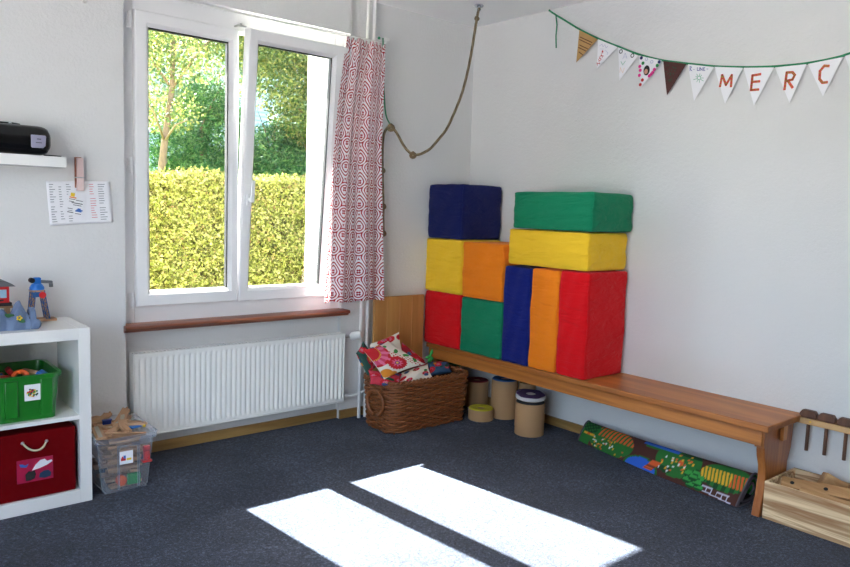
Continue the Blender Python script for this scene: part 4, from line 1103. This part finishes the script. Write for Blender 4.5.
def track_mesh(curved):
    n = 14; L_ = .15; w_ = .022; t_ = .013
    sec = [(-w_, 0), (w_, 0), (w_, t_), (.0155, t_), (.0155, t_-.003), (.0105, t_-.003), (.0105, t_), (-.0105, t_), (-.0105, t_-.003), (-.0155, t_-.003), (-.0155, t_), (-w_, t_)]
    vs = []; R_ = .19
    for k in range(n+1):
        s = k/n
        if curved:
            a = (s-.5)*L_/R_; c_ = Vector((R_*math.sin(a), R_*(1-math.cos(a)), 0)); nn_ = Vector((-math.sin(a), math.cos(a), 0))
        else: c_ = Vector(((s-.5)*L_, 0, 0)); nn_ = Vector((0, 1, 0))
        for (a_, b_) in sec: vs.append(c_+nn_*a_+Vector((0, 0, b_)))
    q = len(sec)
    fs = [(k*q+i, k*q+(i+1) % q, (k+1)*q+(i+1) % q, (k+1)*q+i) for k in range(n) for i in range(q)]+[tuple(range(q)), tuple(range(n*q, (n+1)*q))[::-1]]
    m = MB(); m.add([tuple(v) for v in vs], fs)
    for k in range(n): m.mi[k*q+6] = 1
    # peg on one end
    e = Vector((L_/2, 0, 0)) if not curved else Vector((R_*math.sin(L_/2/R_), R_*(1-math.cos(L_/2/R_)), 0))
    m.cyl((e.x-.002, e.y, .006), (e.x+.012, e.y+.0, .006), .003, n=8); m.lathe([(.0, 0), (.006, 0), (.006, .011), (0, .011)], (e.x+.014, e.y, .001), 12)
    return m
tr_ = [track_mesh(k % 2 == 1).build('wooden_track', [MT['track'], MT['track'] if k < 2 else MT['track_grey']], local=True, ang=30) for k in range(4)]
used = [False]*4
def put_track(k, loc, rz, rx=0, ry=0, label='wooden train track piece packed inside the clear plastic tub', group='train track pieces in the clear tub'):
    o = tr_[k] if not used[k] else tr_[k].copy()
    if used[k]: COL.objects.link(o)
    used[k] = True; o.location = loc; o.rotation_euler = (rx, ry, rz)
    tag(o, label, 'train track', group); return o
rr = random.Random(5)
for lay in range(11):
    z = .012+lay*.0235; ex = lay*.0022
    base_a = (lay % 2)*PI/2
    for q in range(3):
        if base_a == 0: loc = (-2.82+rr.uniform(-.02, .02), ty0+.06+q*.095+rr.uniform(-.01, .01), z+.0); a = rr.uniform(-.18, .18)
        else: loc = (tx0+.05+q*.068, -.265+rr.uniform(-.06, .06), z); a = PI/2+rr.uniform(-.15, .15)
        if lay in (1, 2, 3) and q == 0: continue
        put_track(rr.choice([0, 1, 0]), loc, a, rr.uniform(-.05, .05), rr.uniform(-.04, .04))
tops = [(2, (-2.935, -.345, .302), 1.45, .0, -.10, 'straight wooden track with grey top leaning at the left of the tub'), (1, (-2.87, -.16, .312), .55, .1, -.2, 'curved wooden track sticking up at the back left of the tub'),
        (3, (-2.78, -.21, .308), 1.0, .15, -.1, 'curved wooden track with grey top in the middle of the tub'), (1, (-2.74, -.15, .296), .9, .0, .1, 'curved track lying at the back right of the tub'),
        (1, (-2.93, -.13, .318), .1, 0, .05, 'wooden track piece at the back corner of the tub by the shelf'), (0, (-2.72, -.24, .29), 1.9, .2, .15, 'wooden track piece slanting down at the right of the tub'),
        (3, (-2.86, -.26, .292), 2.2, .1, .1, 'wooden track piece buried under the topmost tracks')]
for q in range(9):
    put_track(q % 2, (rr.uniform(-2.9, -2.75), rr.uniform(-.36, -.14), .285+.004*q), rr.uniform(0, 6), rr.uniform(-.35, .35), rr.uniform(-.25, .25), 'wooden train track piece jumbled in the heap on top of the tub', 'track pieces heaped on the tub')
for (k, loc, rz, rx, ry, lab) in tops: put_track(k, loc, rz, rx, ry, lab)
T = Matrix.Translation((-2.815, -.395, .292)) @ Matrix.Rotation(-.06, 4, 'Z') @ Matrix.Rotation(.5, 4, 'X') @ Matrix.Rotation(.10, 4, 'Y')
tag(MB().prism([(-.105, -.022), (.105, -.014), (.105, .004), (-.105, .026)], -.005, .005, axis=1, T=T).build('wooden_ramp', MT['track'], bevel=.001), 'wedge shaped pale wooden ramp across the front of the tub', 'toy ramp')
T = Matrix.Translation((-2.745, -.33, .30)) @ Matrix.Rotation(.3, 4, 'Z')
tag(MB().box((-.03, -.015, 0), (.03, .015, .012), T).build('toy_block', MT['toy_blue'], bevel=.003), 'bright blue flat toy piece at the right of the tub', 'toy')
tag(MB().ball((-2.70, -.34, .305), .008, 10).build('toy_bead', MT['toy_yellow']), 'small yellow knob at the right rim of the tub', 'toy')
tag(MB().box((-2.87, -.20, .30), (-2.82, -.17, .325)).build('toy_wagon', simple('navy_toy_paint', (30, 50, 130), .4), bevel=.004), 'dark blue toy wagon among the tracks in the tub', 'toy wagon')
tag(MB().box((-2.815, -.43, .03), (-2.75, -.405, .085)).build('toy_block', MT['toy_green'], bevel=.003), 'green toy block at the bottom front of the clear tub', 'toy block')
tag(MB().cyl((-2.845, -.425, .058), (-2.845, -.40, .058), .026, n=24).build('toy_disc', MT['toy_orange']), 'round orange toy piece at the bottom front of the clear tub', 'toy')
tr2 = empty('toy_train', (-2.72, -.43, .14), 'red toy train standing on end inside the clear tub', 'toy train')
MB().box((-2.735, -.445, .15), (-2.705, -.415, .20)).build('body', MT['toy_red'], tr2, bevel=.006)
MB().cyl((-2.735, -.43, .212), (-2.705, -.43, .212), .014, n=16).build('boiler', MT['toy_red'], tr2)
MB().box((-2.745, -.447, .138), (-2.695, -.413, .15)).build('chassis', MT['toy_red'], tr2, bevel=.004)

# ------------------------------------------------------------------ bunting
bt = empty('bunting', (0, -1.7, 2.35), 'green ribbon bunting of hand decorated paper pennants spelling MERC', 'bunting')
XB = XR-.024
cord = [(550,11),(556,15),(566,21),(579,29),(598,38.5),(618,46.5),(639,54.5),(663,60.5),(688,63.7),(714,66.4),(743,67.3),(774,66.6),(807,63.4),(835,58),(850,53.5),(880,44)]
cpath = smooth_path([P(a, b, 0, XB) for a, b in cord], 5)
def ribbon(path, h_, t_, name, parent, up=Vector((0, 0, 1))):
    vs = [q for p in path for q in (p+up*h_/2, p-up*h_/2, p-up*h_/2+Vector((-t_, 0, 0)), p+up*h_/2+Vector((-t_, 0, 0)))]
    fs = [(4*i+a, 4*i+(a+1) % 4, 4*i+4+(a+1) % 4, 4*i+4+a) for i in range(len(path)-1) for a in range(4)]+[(0, 1, 2, 3), (len(vs)-4, len(vs)-3, len(vs)-2, len(vs)-1)]
    return MB().add(vs, fs).build(name, MT['ribbon'], parent, ang=60)
ribbon(cpath, .0135, .002, 'ribbon', bt)
ribbon([P(x, y, 0, XB) for x, y in ((556,15),(557,25),(556,36),(556.3,48))], .01, .002, 'ribbon_tail', bt, up=Vector((0, 1, 0)))
MB().ball(P(549.5, 10.5, 0, XB), .008, 8).build('pin', MT['ribbon'], bt)
flags = [((579.4,30.1),(597.8,39.4),(576.3,62.5),'brown_paper','tan striped pennant'),((598.2,39.2),(617.6,47.1),(596.8,68.9),'paper','white pennant with red writing'),
 ((618.2,47.3),(638,55.5),(619.5,80.5),'paper','white pennant with two round faces'),((639.3,55.5),(661.8,60.5),(640.9,87.3),'paper','white pennant with stickers and a portrait'),
 ((663.2,60.9),(686.5,64),(667,95.4),'dark_paper','dark red brown painted pennant'),((688,64.2),(714,67),(694,101),'paper','white pennant with a green scribbled star'),
 ((714.4,66.8),(743,67.8),(725,104),'paper','white pennant with the letter M'),((743.6,67.8),(774,67.4),(754,105.5),'paper','white pennant with the letter E'),
 ((775,67.4),(806.4,64.2),(789.6,103),'paper','white pennant with the letter R'),((808,64),(843,57),(823,96.5),'paper','white pennant with the letter C'),((845,56),(878,46),(856,88),'paper','white pennant cut by the picture edge')]
def strokes(m, lines, w_, x=None):
    """flat pen strokes given as photo polylines"""
    xx = XB-.0035 if x is None else x
    for ln in lines:
        q = [P(a, b, 0, xx) for a, b in ln]
        for a, b in zip(q, q[1:]):
            d = (b-a); l = d.length
            if l < 1e-6: continue
            d.normalize(); s_ = Vector((0, -d.z, d.y))*w_/2; a2 = a-d*w_*.3; b2 = b+d*w_*.3
            o_ = Vector((-.0006, 0, 0))
            m.add([a2-s_, b2-s_, b2+s_, a2+s_, a2-s_+o_, b2-s_+o_, b2+s_+o_, a2+s_+o_], [(0,1,2,3),(7,6,5,4),(0,4,5,1),(1,5,6,2),(2,6,7,3),(3,7,4,0)])
    return m
def dot(px_, py_, r_, mk, parent, name='sticker', sy=1, x=None):
    c_ = P(px_, py_, 0, XB-.0035 if x is None else x)
    return MB().lathe([(r_, 0), (r_, .0006)], (0, 0, 0), 16, Matrix.Translation(c_) @ Matrix.Scale(sy, 4, (0, 0, 1)) @ Matrix.Rotation(-PI/2, 4, 'Y')).build(name, MT[mk], parent)
fl = []
for (a, b, c_, mk, lab) in flags:
    # folded paper pennant, tip a little off the wall
    A_, B_, C_ = P(*a, 0, XB-.002), P(*b, 0, XB-.002), P(*c_, 0, XB-.003)
    t_ = Vector((-.0009, 0, 0)); n_ = 8; vs = []; idx = {}
    m = MB(); m.add([A_, B_, C_, A_+t_, B_+t_, C_+t_], [(0, 1, 2), (5, 4, 3), (0, 3, 4, 1), (1, 4, 5, 2), (2, 5, 3, 0)])
    o = m.build('pennant', MT[mk], bt, smooth=False); o['label'] = lab; fl.append(o)
strokes(MB(), [[(580,37),(592,42.5)],[(579.5,45),(588,49)],[(579,52),(583,55)],[(579.5,39.5),(591,45)],[(578.5,47.5),(586,51)]], .006).build('painted_stripe', MT['dark_brown'], fl[0])
strokes(MB(), [[(597.6,65.5),(596.9,62.8),(599.7,64),(598.8,61.2)],[(598.5,60),(599.8,58),(601.3,59.2),(599.8,60.9),(598.5,60)],[(599.5,57.5),(601.6,54.6),(602.3,57.5)],[(600.8,55.5),(603.6,56)],[(601.3,53.2),(603,52.8)]], .0035).build('handwriting', MT['ink_red'], fl[1])
dot(602.6, 51.4, .006, 'ink_red', fl[1])
strokes(MB(), [[(599.5,46),(602,44),(603,47),(605,44.5),(606,48),(608,46)],[(600,49),(604,49)],[(605,50),(608,53),(607,55)]], .0025).build('handwriting', MT['pale_ink'], fl[1])
for q in ((620.9, 51.5), (632.4, 55.5)):
    d_ = dot(*q, .0135, 'dark', fl[2], 'round_sticker'); dot(*q, .0085, 'paper', d_, 'sticker_face', x=XB-.0045)
strokes(MB(), [[(622.8,59),(625.2,53),(627,58.5)],[(623.8,57),(626.4,57)]], .003).build('handwriting', MT['pale_ink'], fl[2])
strokes(MB(), [[(621,61.5),(622.7,65),(625.5,61)]], .0025).build('handwriting', MT['ink_green'], fl[2])
strokes(MB(), [[(619.8,72.5),(620.5,67.5),(622.7,73),(624.3,68)]], .0028).build('handwriting', MT['pale_orange'], fl[2])
for (x, y, mk) in ((641.4,57.9,'sticker_navy'),(643,63.2,'sticker_green'),(659.2,61.9,'sticker_navy'),(657.2,65.4,'sticker_green'),(639.8,66.5,'magenta'),(640.3,70.3,'magenta'),(639.4,75.3,'magenta'),(654.3,69.5,'magenta'),(652.6,72.5,'magenta'),(651.2,74.2,'magenta'),(649.3,75.8,'magenta'),(642.4,80,'ink_red'),(640.3,84.6,'ink_red')):
    dot(x, y, .0105, mk, fl[3])
for (x, y) in ((646.6, 59), (651.8, 61.8)): d_ = dot(x, y, .011, 'pale_ink', fl[3]); dot(x, y, .006, 'paper', d_, 'sticker_face', x=XB-.0045)
pt = dot(646.6, 70.4, .022, 'dark', fl[3], 'portrait', 1.4); dot(646, 71.5, .013, 'skin', pt, 'face', 1.2, x=XB-.0045)
m = MB(); rr2 = random.Random(2)
for k in range(26):
    u, v = rr2.uniform(.1, .7), rr2.uniform(.05, .7); x = lerp(lerp(664, 683, u), 668, v); y = 64+v*26
    strokes(m, [[(x, y), (x+rr2.uniform(-1.5, 1.5), y+rr2.uniform(-1.5, 1.5))]], .0035)
m.build('painted_speckles', simple('dark_green_paint', (24, 70, 44), .6), fl[4])
strokes(MB(), [[(690,71),(690,66.5),(691.6,67),(690.2,69),(692,71)],[(693.7,69.4),(694.3,69.4)],[(697.3,67.5),(697.3,70.6),(699.3,70.6),(699.3,67.5)],[(700.3,70.6),(700.3,67.6),(702.3,70.6),(702.3,67.6)],[(705,67.6),(703.5,67.6),(703.5,70.6),(705,70.6)],[(703.5,69),(704.8,69)],[(706.8,69),(708,69)]], .0028).build('handwriting', MT['ink_navy'], fl[5])
ln = [[(699+3.5*.5*math.cos(a), 78+3.5*.5*math.sin(a)), (699+4.6*math.cos(a)*(1+.3*math.sin(3*a)), 78+4.6*math.sin(a))] for a in np.linspace(0, 2*PI, 10)[:-1]]
ln.append([(699+1.8*math.cos(a), 78+1.8*math.sin(a)) for a in np.linspace(0, 2*PI, 9)])
strokes(MB(), ln, .0025).build('drawn_star', MT['ink_green'], fl[5])
def letter(lines, f_):
    strokes(MB(), lines, .013).build('letter', MT['letter_red'], f_)
    g_ = []
    for ln in lines:
        for (a, b) in zip(ln, ln[1:]):
            k = max(2, int(math.dist(a, b)/3.4))
            for i in range(k): t = (i+.5)/k; c_ = (lerp(a[0], b[0], t), lerp(a[1], b[1], t)); g_.append([(c_[0]-.7, c_[1]-.4), (c_[0]+.7, c_[1]+.4)])
    strokes(MB(), g_, .0026, XB-.0045).build('letter_stripe', MT['letter_green'], f_)
letter([[(720,86.5),(722.2,75),(726,85),(731.8,75),(731,86.5)]], fl[6])
letter([[(760.5,74.2),(752.5,75.5),(751,90),(758.5,89.5)],[(752,82),(759.5,81.3)]], fl[7])
letter([[(784.5,89.5),(786.8,72.5),(792.5,72.3),(794.8,75),(792.5,79.5),(786.3,81)],[(788,81),(792.5,87.5)]], fl[8])
letter([[(828.8,66),(824.5,65.8),(820,71),(819.6,79),(822.5,82.8),(827,82.2)]], fl[9])

# ------------------------------------------------------------------ outside
tag(MB().box((-6.2, YO, -.42), (25, 40, -.40)).build('garden_lawn', MT['grass']), kind='structure')
tag(MB().box((-30, -25, -.42), (-6.2, 40, -.40)).build('bounce_ground', simple('pale_bounce_grey', (158, 158, 158), .85, .08, 4)), kind='structure')  # unseen pale ground, added to bounce sunlight in through the left opening
def leaves(name, centers, size, mat, parent=None, flat=.0, aspect=.55, label=None, cat=None):
    """one mesh of folded leaf blades"""
    n = len(centers); d = rng.normal(size=(n, 3)); d /= np.linalg.norm(d, axis=1)[:, None]
    e = rng.normal(size=(n, 3)); e -= (e*d).sum(1)[:, None]*d; e /= np.linalg.norm(e, axis=1)[:, None]
    nn_ = np.cross(d, e); s_ = size*rng.uniform(.6, 1.4, n)[:, None]
    c = np.asarray(centers)
    v = np.stack([c-d*s_, c+e*s_*aspect+nn_*s_*.15, c+d*s_, c-e*s_*aspect+nn_*s_*.15], 1).reshape(-1, 3)
    org = np.array(world_org(parent)) if parent else np.array([c[:,0].mean(), c[:,1].mean(), c[:,2].min()])
    me = bpy.data.meshes.new(name); me.vertices.add(4*n); me.vertices.foreach_set('co', (v-org).ravel())
    me.loops.add(4*n); me.loops.foreach_set('vertex_index', np.arange(4*n)); me.polygons.add(n)
    me.polygons.foreach_set('loop_start', np.arange(n)*4); me.polygons.foreach_set('loop_total', np.full(n, 4))
    me.materials.append(mat); me.update(); me.validate()
    o = bpy.data.objects.new(name, me); COL.objects.link(o)
    if parent: o.parent = parent
    else: o.location = org
    tag(o, label, cat); return o
# clipped hedge
hd = empty('hedge', (-.5, 3.5, -.4), 'clipped yellow green hedge running across the garden outside the window', 'hedge')
hx0, hx1, hy0, hy1, hz0, hz1 = -4.2, 4.2, 3.12, 3.9, -.4, 1.78
m = MB(); nxh = 120; nzh = 30; vs = []
for j in range(nzh+1):
    for i in range(nxh+1):
        x = lerp(hx0, hx1, i/nxh); z = lerp(hz0, hz1-.03, j/nzh); vs.append((x, hy0+.20+.04*math.sin(x*7+z*3)*math.sin(z*6+x), z))
m.add(vs, [(j*(nxh+1)+i, j*(nxh+1)+i+1, (j+1)*(nxh+1)+i+1, (j+1)*(nxh+1)+i) for j in range(nzh) for i in range(nxh)])
m.box((hx0, hy0+.3, hz0), (hx1, hy1-.1, hz1-.06)); m.build('inner_twigs', MT['hedge_core'], hd, ang=180)
n = 78000; c = np.empty((n, 3)); c[:,0] = rng.uniform(-3.2, 2.2, n); c[:,2] = hz0+.6+(hz1-hz0-.6)*rng.uniform(0, 1, n)**.8
c[:,1] = hy0+.02+.07*np.sin(c[:,0]*5+c[:,2]*4)*np.sin(c[:,2]*7+c[:,0]*2)+rng.exponential(.05, n)
keep = (np.sin(c[:,0]*19+3*np.sin(c[:,2]*11))*np.sin(c[:,2]*17+2*np.sin(c[:,0]*9)) < .80) | (rng.random(n) < .25)
c = c[keep]
t_ = 15000; tp = np.empty((t_, 3)); tp[:,0] = rng.uniform(-3.2, 2.6, t_); tp[:,1] = rng.uniform(hy0, hy1, t_); tp[:,2] = hz1+rng.normal(0, .03, t_)+.03*np.sin(tp[:,0]*6)
leaves('foliage', np.concatenate([c, tp]), .019, MT['leaf_hedge'], hd)
# trees
def branchy(root, base_, top, r, mat, seed, nb=7, spread=.9):
    r_ = random.Random(seed); m = MB(); base_ = Vector(base_); top = Vector(top); path = [base_.lerp(top, k/6)+Vector((r_.uniform(-.05, .05), r_.uniform(-.05, .05), 0)) for k in range(7)]
    m.tube(path, [lerp(r, r*.35, k/6) for k in range(7)], 10)
    m.build('trunk', mat, root, ang=180)
    ends = []
    for k in range(nb):
        p = path[min(6, 2+k % 5)]; a = r_.random()*6.28; q = p+Vector((math.cos(a)*spread*r_.uniform(.5, 1), math.sin(a)*spread*r_.uniform(.5, 1), r_.uniform(.2, .9)))
        mm = MB().tube([p, p.lerp(q, .5)+Vector((0, 0, .08)), q], [r*.22, r*.15, r*.06], 8); mm.build('branch', mat, root, ang=180); ends.append(q)
    return ends
def crown(root, blobs, n, size, mat, aspect=.55, shell_=.5):
    tot = sum(b[3]**3 for b in blobs); out = []
    for (x, y, z, r, sz) in blobs:
        k = int(n*r**3/tot); d = rng.normal(size=(k, 3)); d /= np.linalg.norm(d, axis=1)[:, None]
        q = d*(r*rng.uniform(shell_, 1.05, k)[:, None]**.7)*np.array([1, 1, sz]); out.append(q+np.array([x, y, z]))
    leaves('crown', np.concatenate(out), size, mat, root, aspect=aspect)
t1 = empty('broadleaf_tree', (P(157, 150, 1, 5.2).x, 5.2, -.4), 'loose yellow green tree with a pale trunk behind the hedge at left', 'tree', 'garden trees behind the hedge')
tx = P(156, 150, 1, 5.2).x; ends = branchy(t1, (tx, 5.2, -.4), (tx+.15, 5.1, 3.6), .075, MT['bark'], 3, 9, 1.0)
crown(t1, [(tx+.3, 5.0, 3.5, .75, .7), (tx-.6, 5.3, 3.4, .8, .7), (tx+1.2, 4.9, 3.75, .7, .6), (tx+.1, 5.3, 2.7, .55, .6), (tx+1.6, 5.2, 3.2, .5, .7), (tx-.1, 5.0, 4.2, .8, .6), (tx+1.0, 5.3, 4.3, .8, .5)], 20000, .026, MT['leaf_tree'], shell_=.2)
t2 = empty('broadleaf_tree', (P(285, 90, 1, 5.6).x, 5.6, -.4), 'yellow green leafy tree overhanging the right window sash', 'tree', 'garden trees behind the hedge')
tx2 = P(300, 90, 1, 5.6).x; branchy(t2, (tx2+.3, 5.6, -.4), (tx2+.2, 5.6, 3.4), .09, MT['bark'], 8, 8, 1.0)
crown(t2, [(tx2+.1, 5.5, 3.0, .65, .8), (tx2-.5, 5.5, 3.7, .6, .6), (tx2+.4, 5.4, 3.8, .8, .8), (tx2-1.0, 5.6, 4.1, .6, .5), (tx2+.5, 5.6, 2.6, .5, .7)], 24000, .027, MT['leaf_tree'], shell_=.2)
t3 = empty('conifer', (P(275, 150, 1, 6.4).x, 6.4, -.4), 'dark green dense conifer bush behind the hedge seen through the right sash', 'tree', 'dark conifers behind the hedge')
cx = P(275, 150, 1, 6.2).x; branchy(t3, (cx, 6.2, -.4), (cx, 6.2, 2.6), .07, MT['bark'], 12, 5, .6)
crown(t3, [(cx, 6.2, 1.9, .75, .8), (cx-.5, 6.3, 2.0, .55, .8), (cx+.6, 6.2, 2.3, .6, .9), (cx+.1, 6.3, 2.5, .45, .8)], 30000, .034, MT['leaf_dark'], .3, .3)
t4 = empty('conifer', (P(200, 150, 1, 6.4).x, 6.4, -.4), 'dark green conifer bush behind the hedge seen through the left sash', 'tree', 'dark conifers behind the hedge')
cx = P(203, 150, 1, 6.2).x; branchy(t4, (cx, 6.2, -.4), (cx, 6.2, 2.6), .07, MT['bark'], 14, 5, .6)
crown(t4, [(cx, 6.2, 1.8, .65, .8), (cx-.35, 6.3, 2.2, .5, .9), (cx+.3, 6.2, 2.5, .5, 1.0), (cx+.1, 6.3, 3.0, .4, .9)], 22000, .032, MT['leaf_dark'], .3, .3)
t5 = empty('silver_tree', (P(235, 60, 1, 8.0).x, 8., -.4), 'pale silvery green tree in the far background of the window view', 'tree', 'garden trees behind the hedge')
cx = P(190, 90, 1, 8.).x; branchy(t5, (cx, 8, -.4), (cx, 8, 4), .1, MT['bark'], 18, 6, 1.)
crown(t5, [(cx, 8, 3.2, .9, .8), (cx+1.2, 8, 4.2, .9, .8), (cx-1, 8, 4.2, 1.0, .7), (cx+2.3, 8, 3.2, .8, .8), (cx+.3, 8, 5.0, .9, .6)], 22000, .042, MT['leaf_pale'], shell_=.1)
# house behind the trees
hs = empty('neighbour_house', (6, 13, -.4), 'pale house wall half hidden behind the garden trees', 'house')
MB().box((-3, 13, -.4), (10, 19, 5.2)).build('wall', MT['house'], hs)
MB().prism([(12.4, 5.2), (19.6, 5.2), (16, 7.4)], -3.4, 10.4, axis=0).build('roof', MT['tile'], hs)
wx = P(266, 130, 1, 12.95)
for dx in (0, 2.6):
    s_ = MB().box((wx.x-.55+dx, 12.93, wx.z-.55), (wx.x+.55+dx, 13, wx.z+.55)).build('window_shutter', MT['shutter'], hs)
    m = MB()
    for k in range(10): m.box((wx.x-.5+dx, 12.91, wx.z-.5+k*.105), (wx.x+.5+dx, 12.93, wx.z-.44+k*.105))
    m.build('slats', MT['house'], s_)

# ------------------------------------------------------------------ light
SUN, SKY, EXPO = 48., .76, 1.27
sd = Vector((.083, -1., -.92)).normalized()
sl = bpy.data.lights.new('sun', 'SUN'); sl.energy = SUN; sl.angle = math.radians(.55); sl.color = (1, .96, .9)
so = bpy.data.objects.new('sun', sl); COL.objects.link(so); so.rotation_euler = sd.to_track_quat('-Z', 'Y').to_euler(); so.location = (-2, 6, 6)
wd = bpy.data.worlds.new('world'); sc.world = wd; wd.use_nodes = True; nt = wd.node_tree
sk = nt.nodes.new('ShaderNodeTexSky'); sk.sky_type = 'NISHITA'; sk.sun_disc = False; sk.sun_elevation = math.radians(42); sk.sun_rotation = math.radians(5)
sk.air_density = 1.; sk.dust_density = 2.5; sk.ozone_density = 1.
nt.links.new(sk.outputs[0], nt.nodes['Background'].inputs[0]); nt.nodes['Background'].inputs[1].default_value = SKY
def portal(loc, rot_, sx, sy):
    l = bpy.data.lights.new('window_portal', 'AREA'); l.shape = 'RECTANGLE'; l.size = sx; l.size_y = sy; l.cycles.is_portal = True
    o = bpy.data.objects.new('window_portal', l); COL.objects.link(o); o.location = loc; o.rotation_euler = rot_
portal((-1.94, .30, 1.72), (-PI/2, 0, 0), 1.44, 1.84)
portal((XL-.2, -3.65, 1.575), (0, -PI/2, 0), 2.45, 3.3)  # portal over the added fill opening
sc.cycles.use_denoising = True
sc.cycles.max_bounces = 12; sc.cycles.diffuse_bounces = 7; sc.cycles.transparent_max_bounces = 24; sc.cycles.sample_clamp_indirect = 12
sc.cycles.caustics_reflective = False; sc.cycles.caustics_refractive = False
vs_ = sc.view_settings; vs_.view_transform = 'Standard'; vs_.look = 'None'; vs_.gamma = 1; vs_.exposure = EXPO; vs_.use_curve_mapping = False
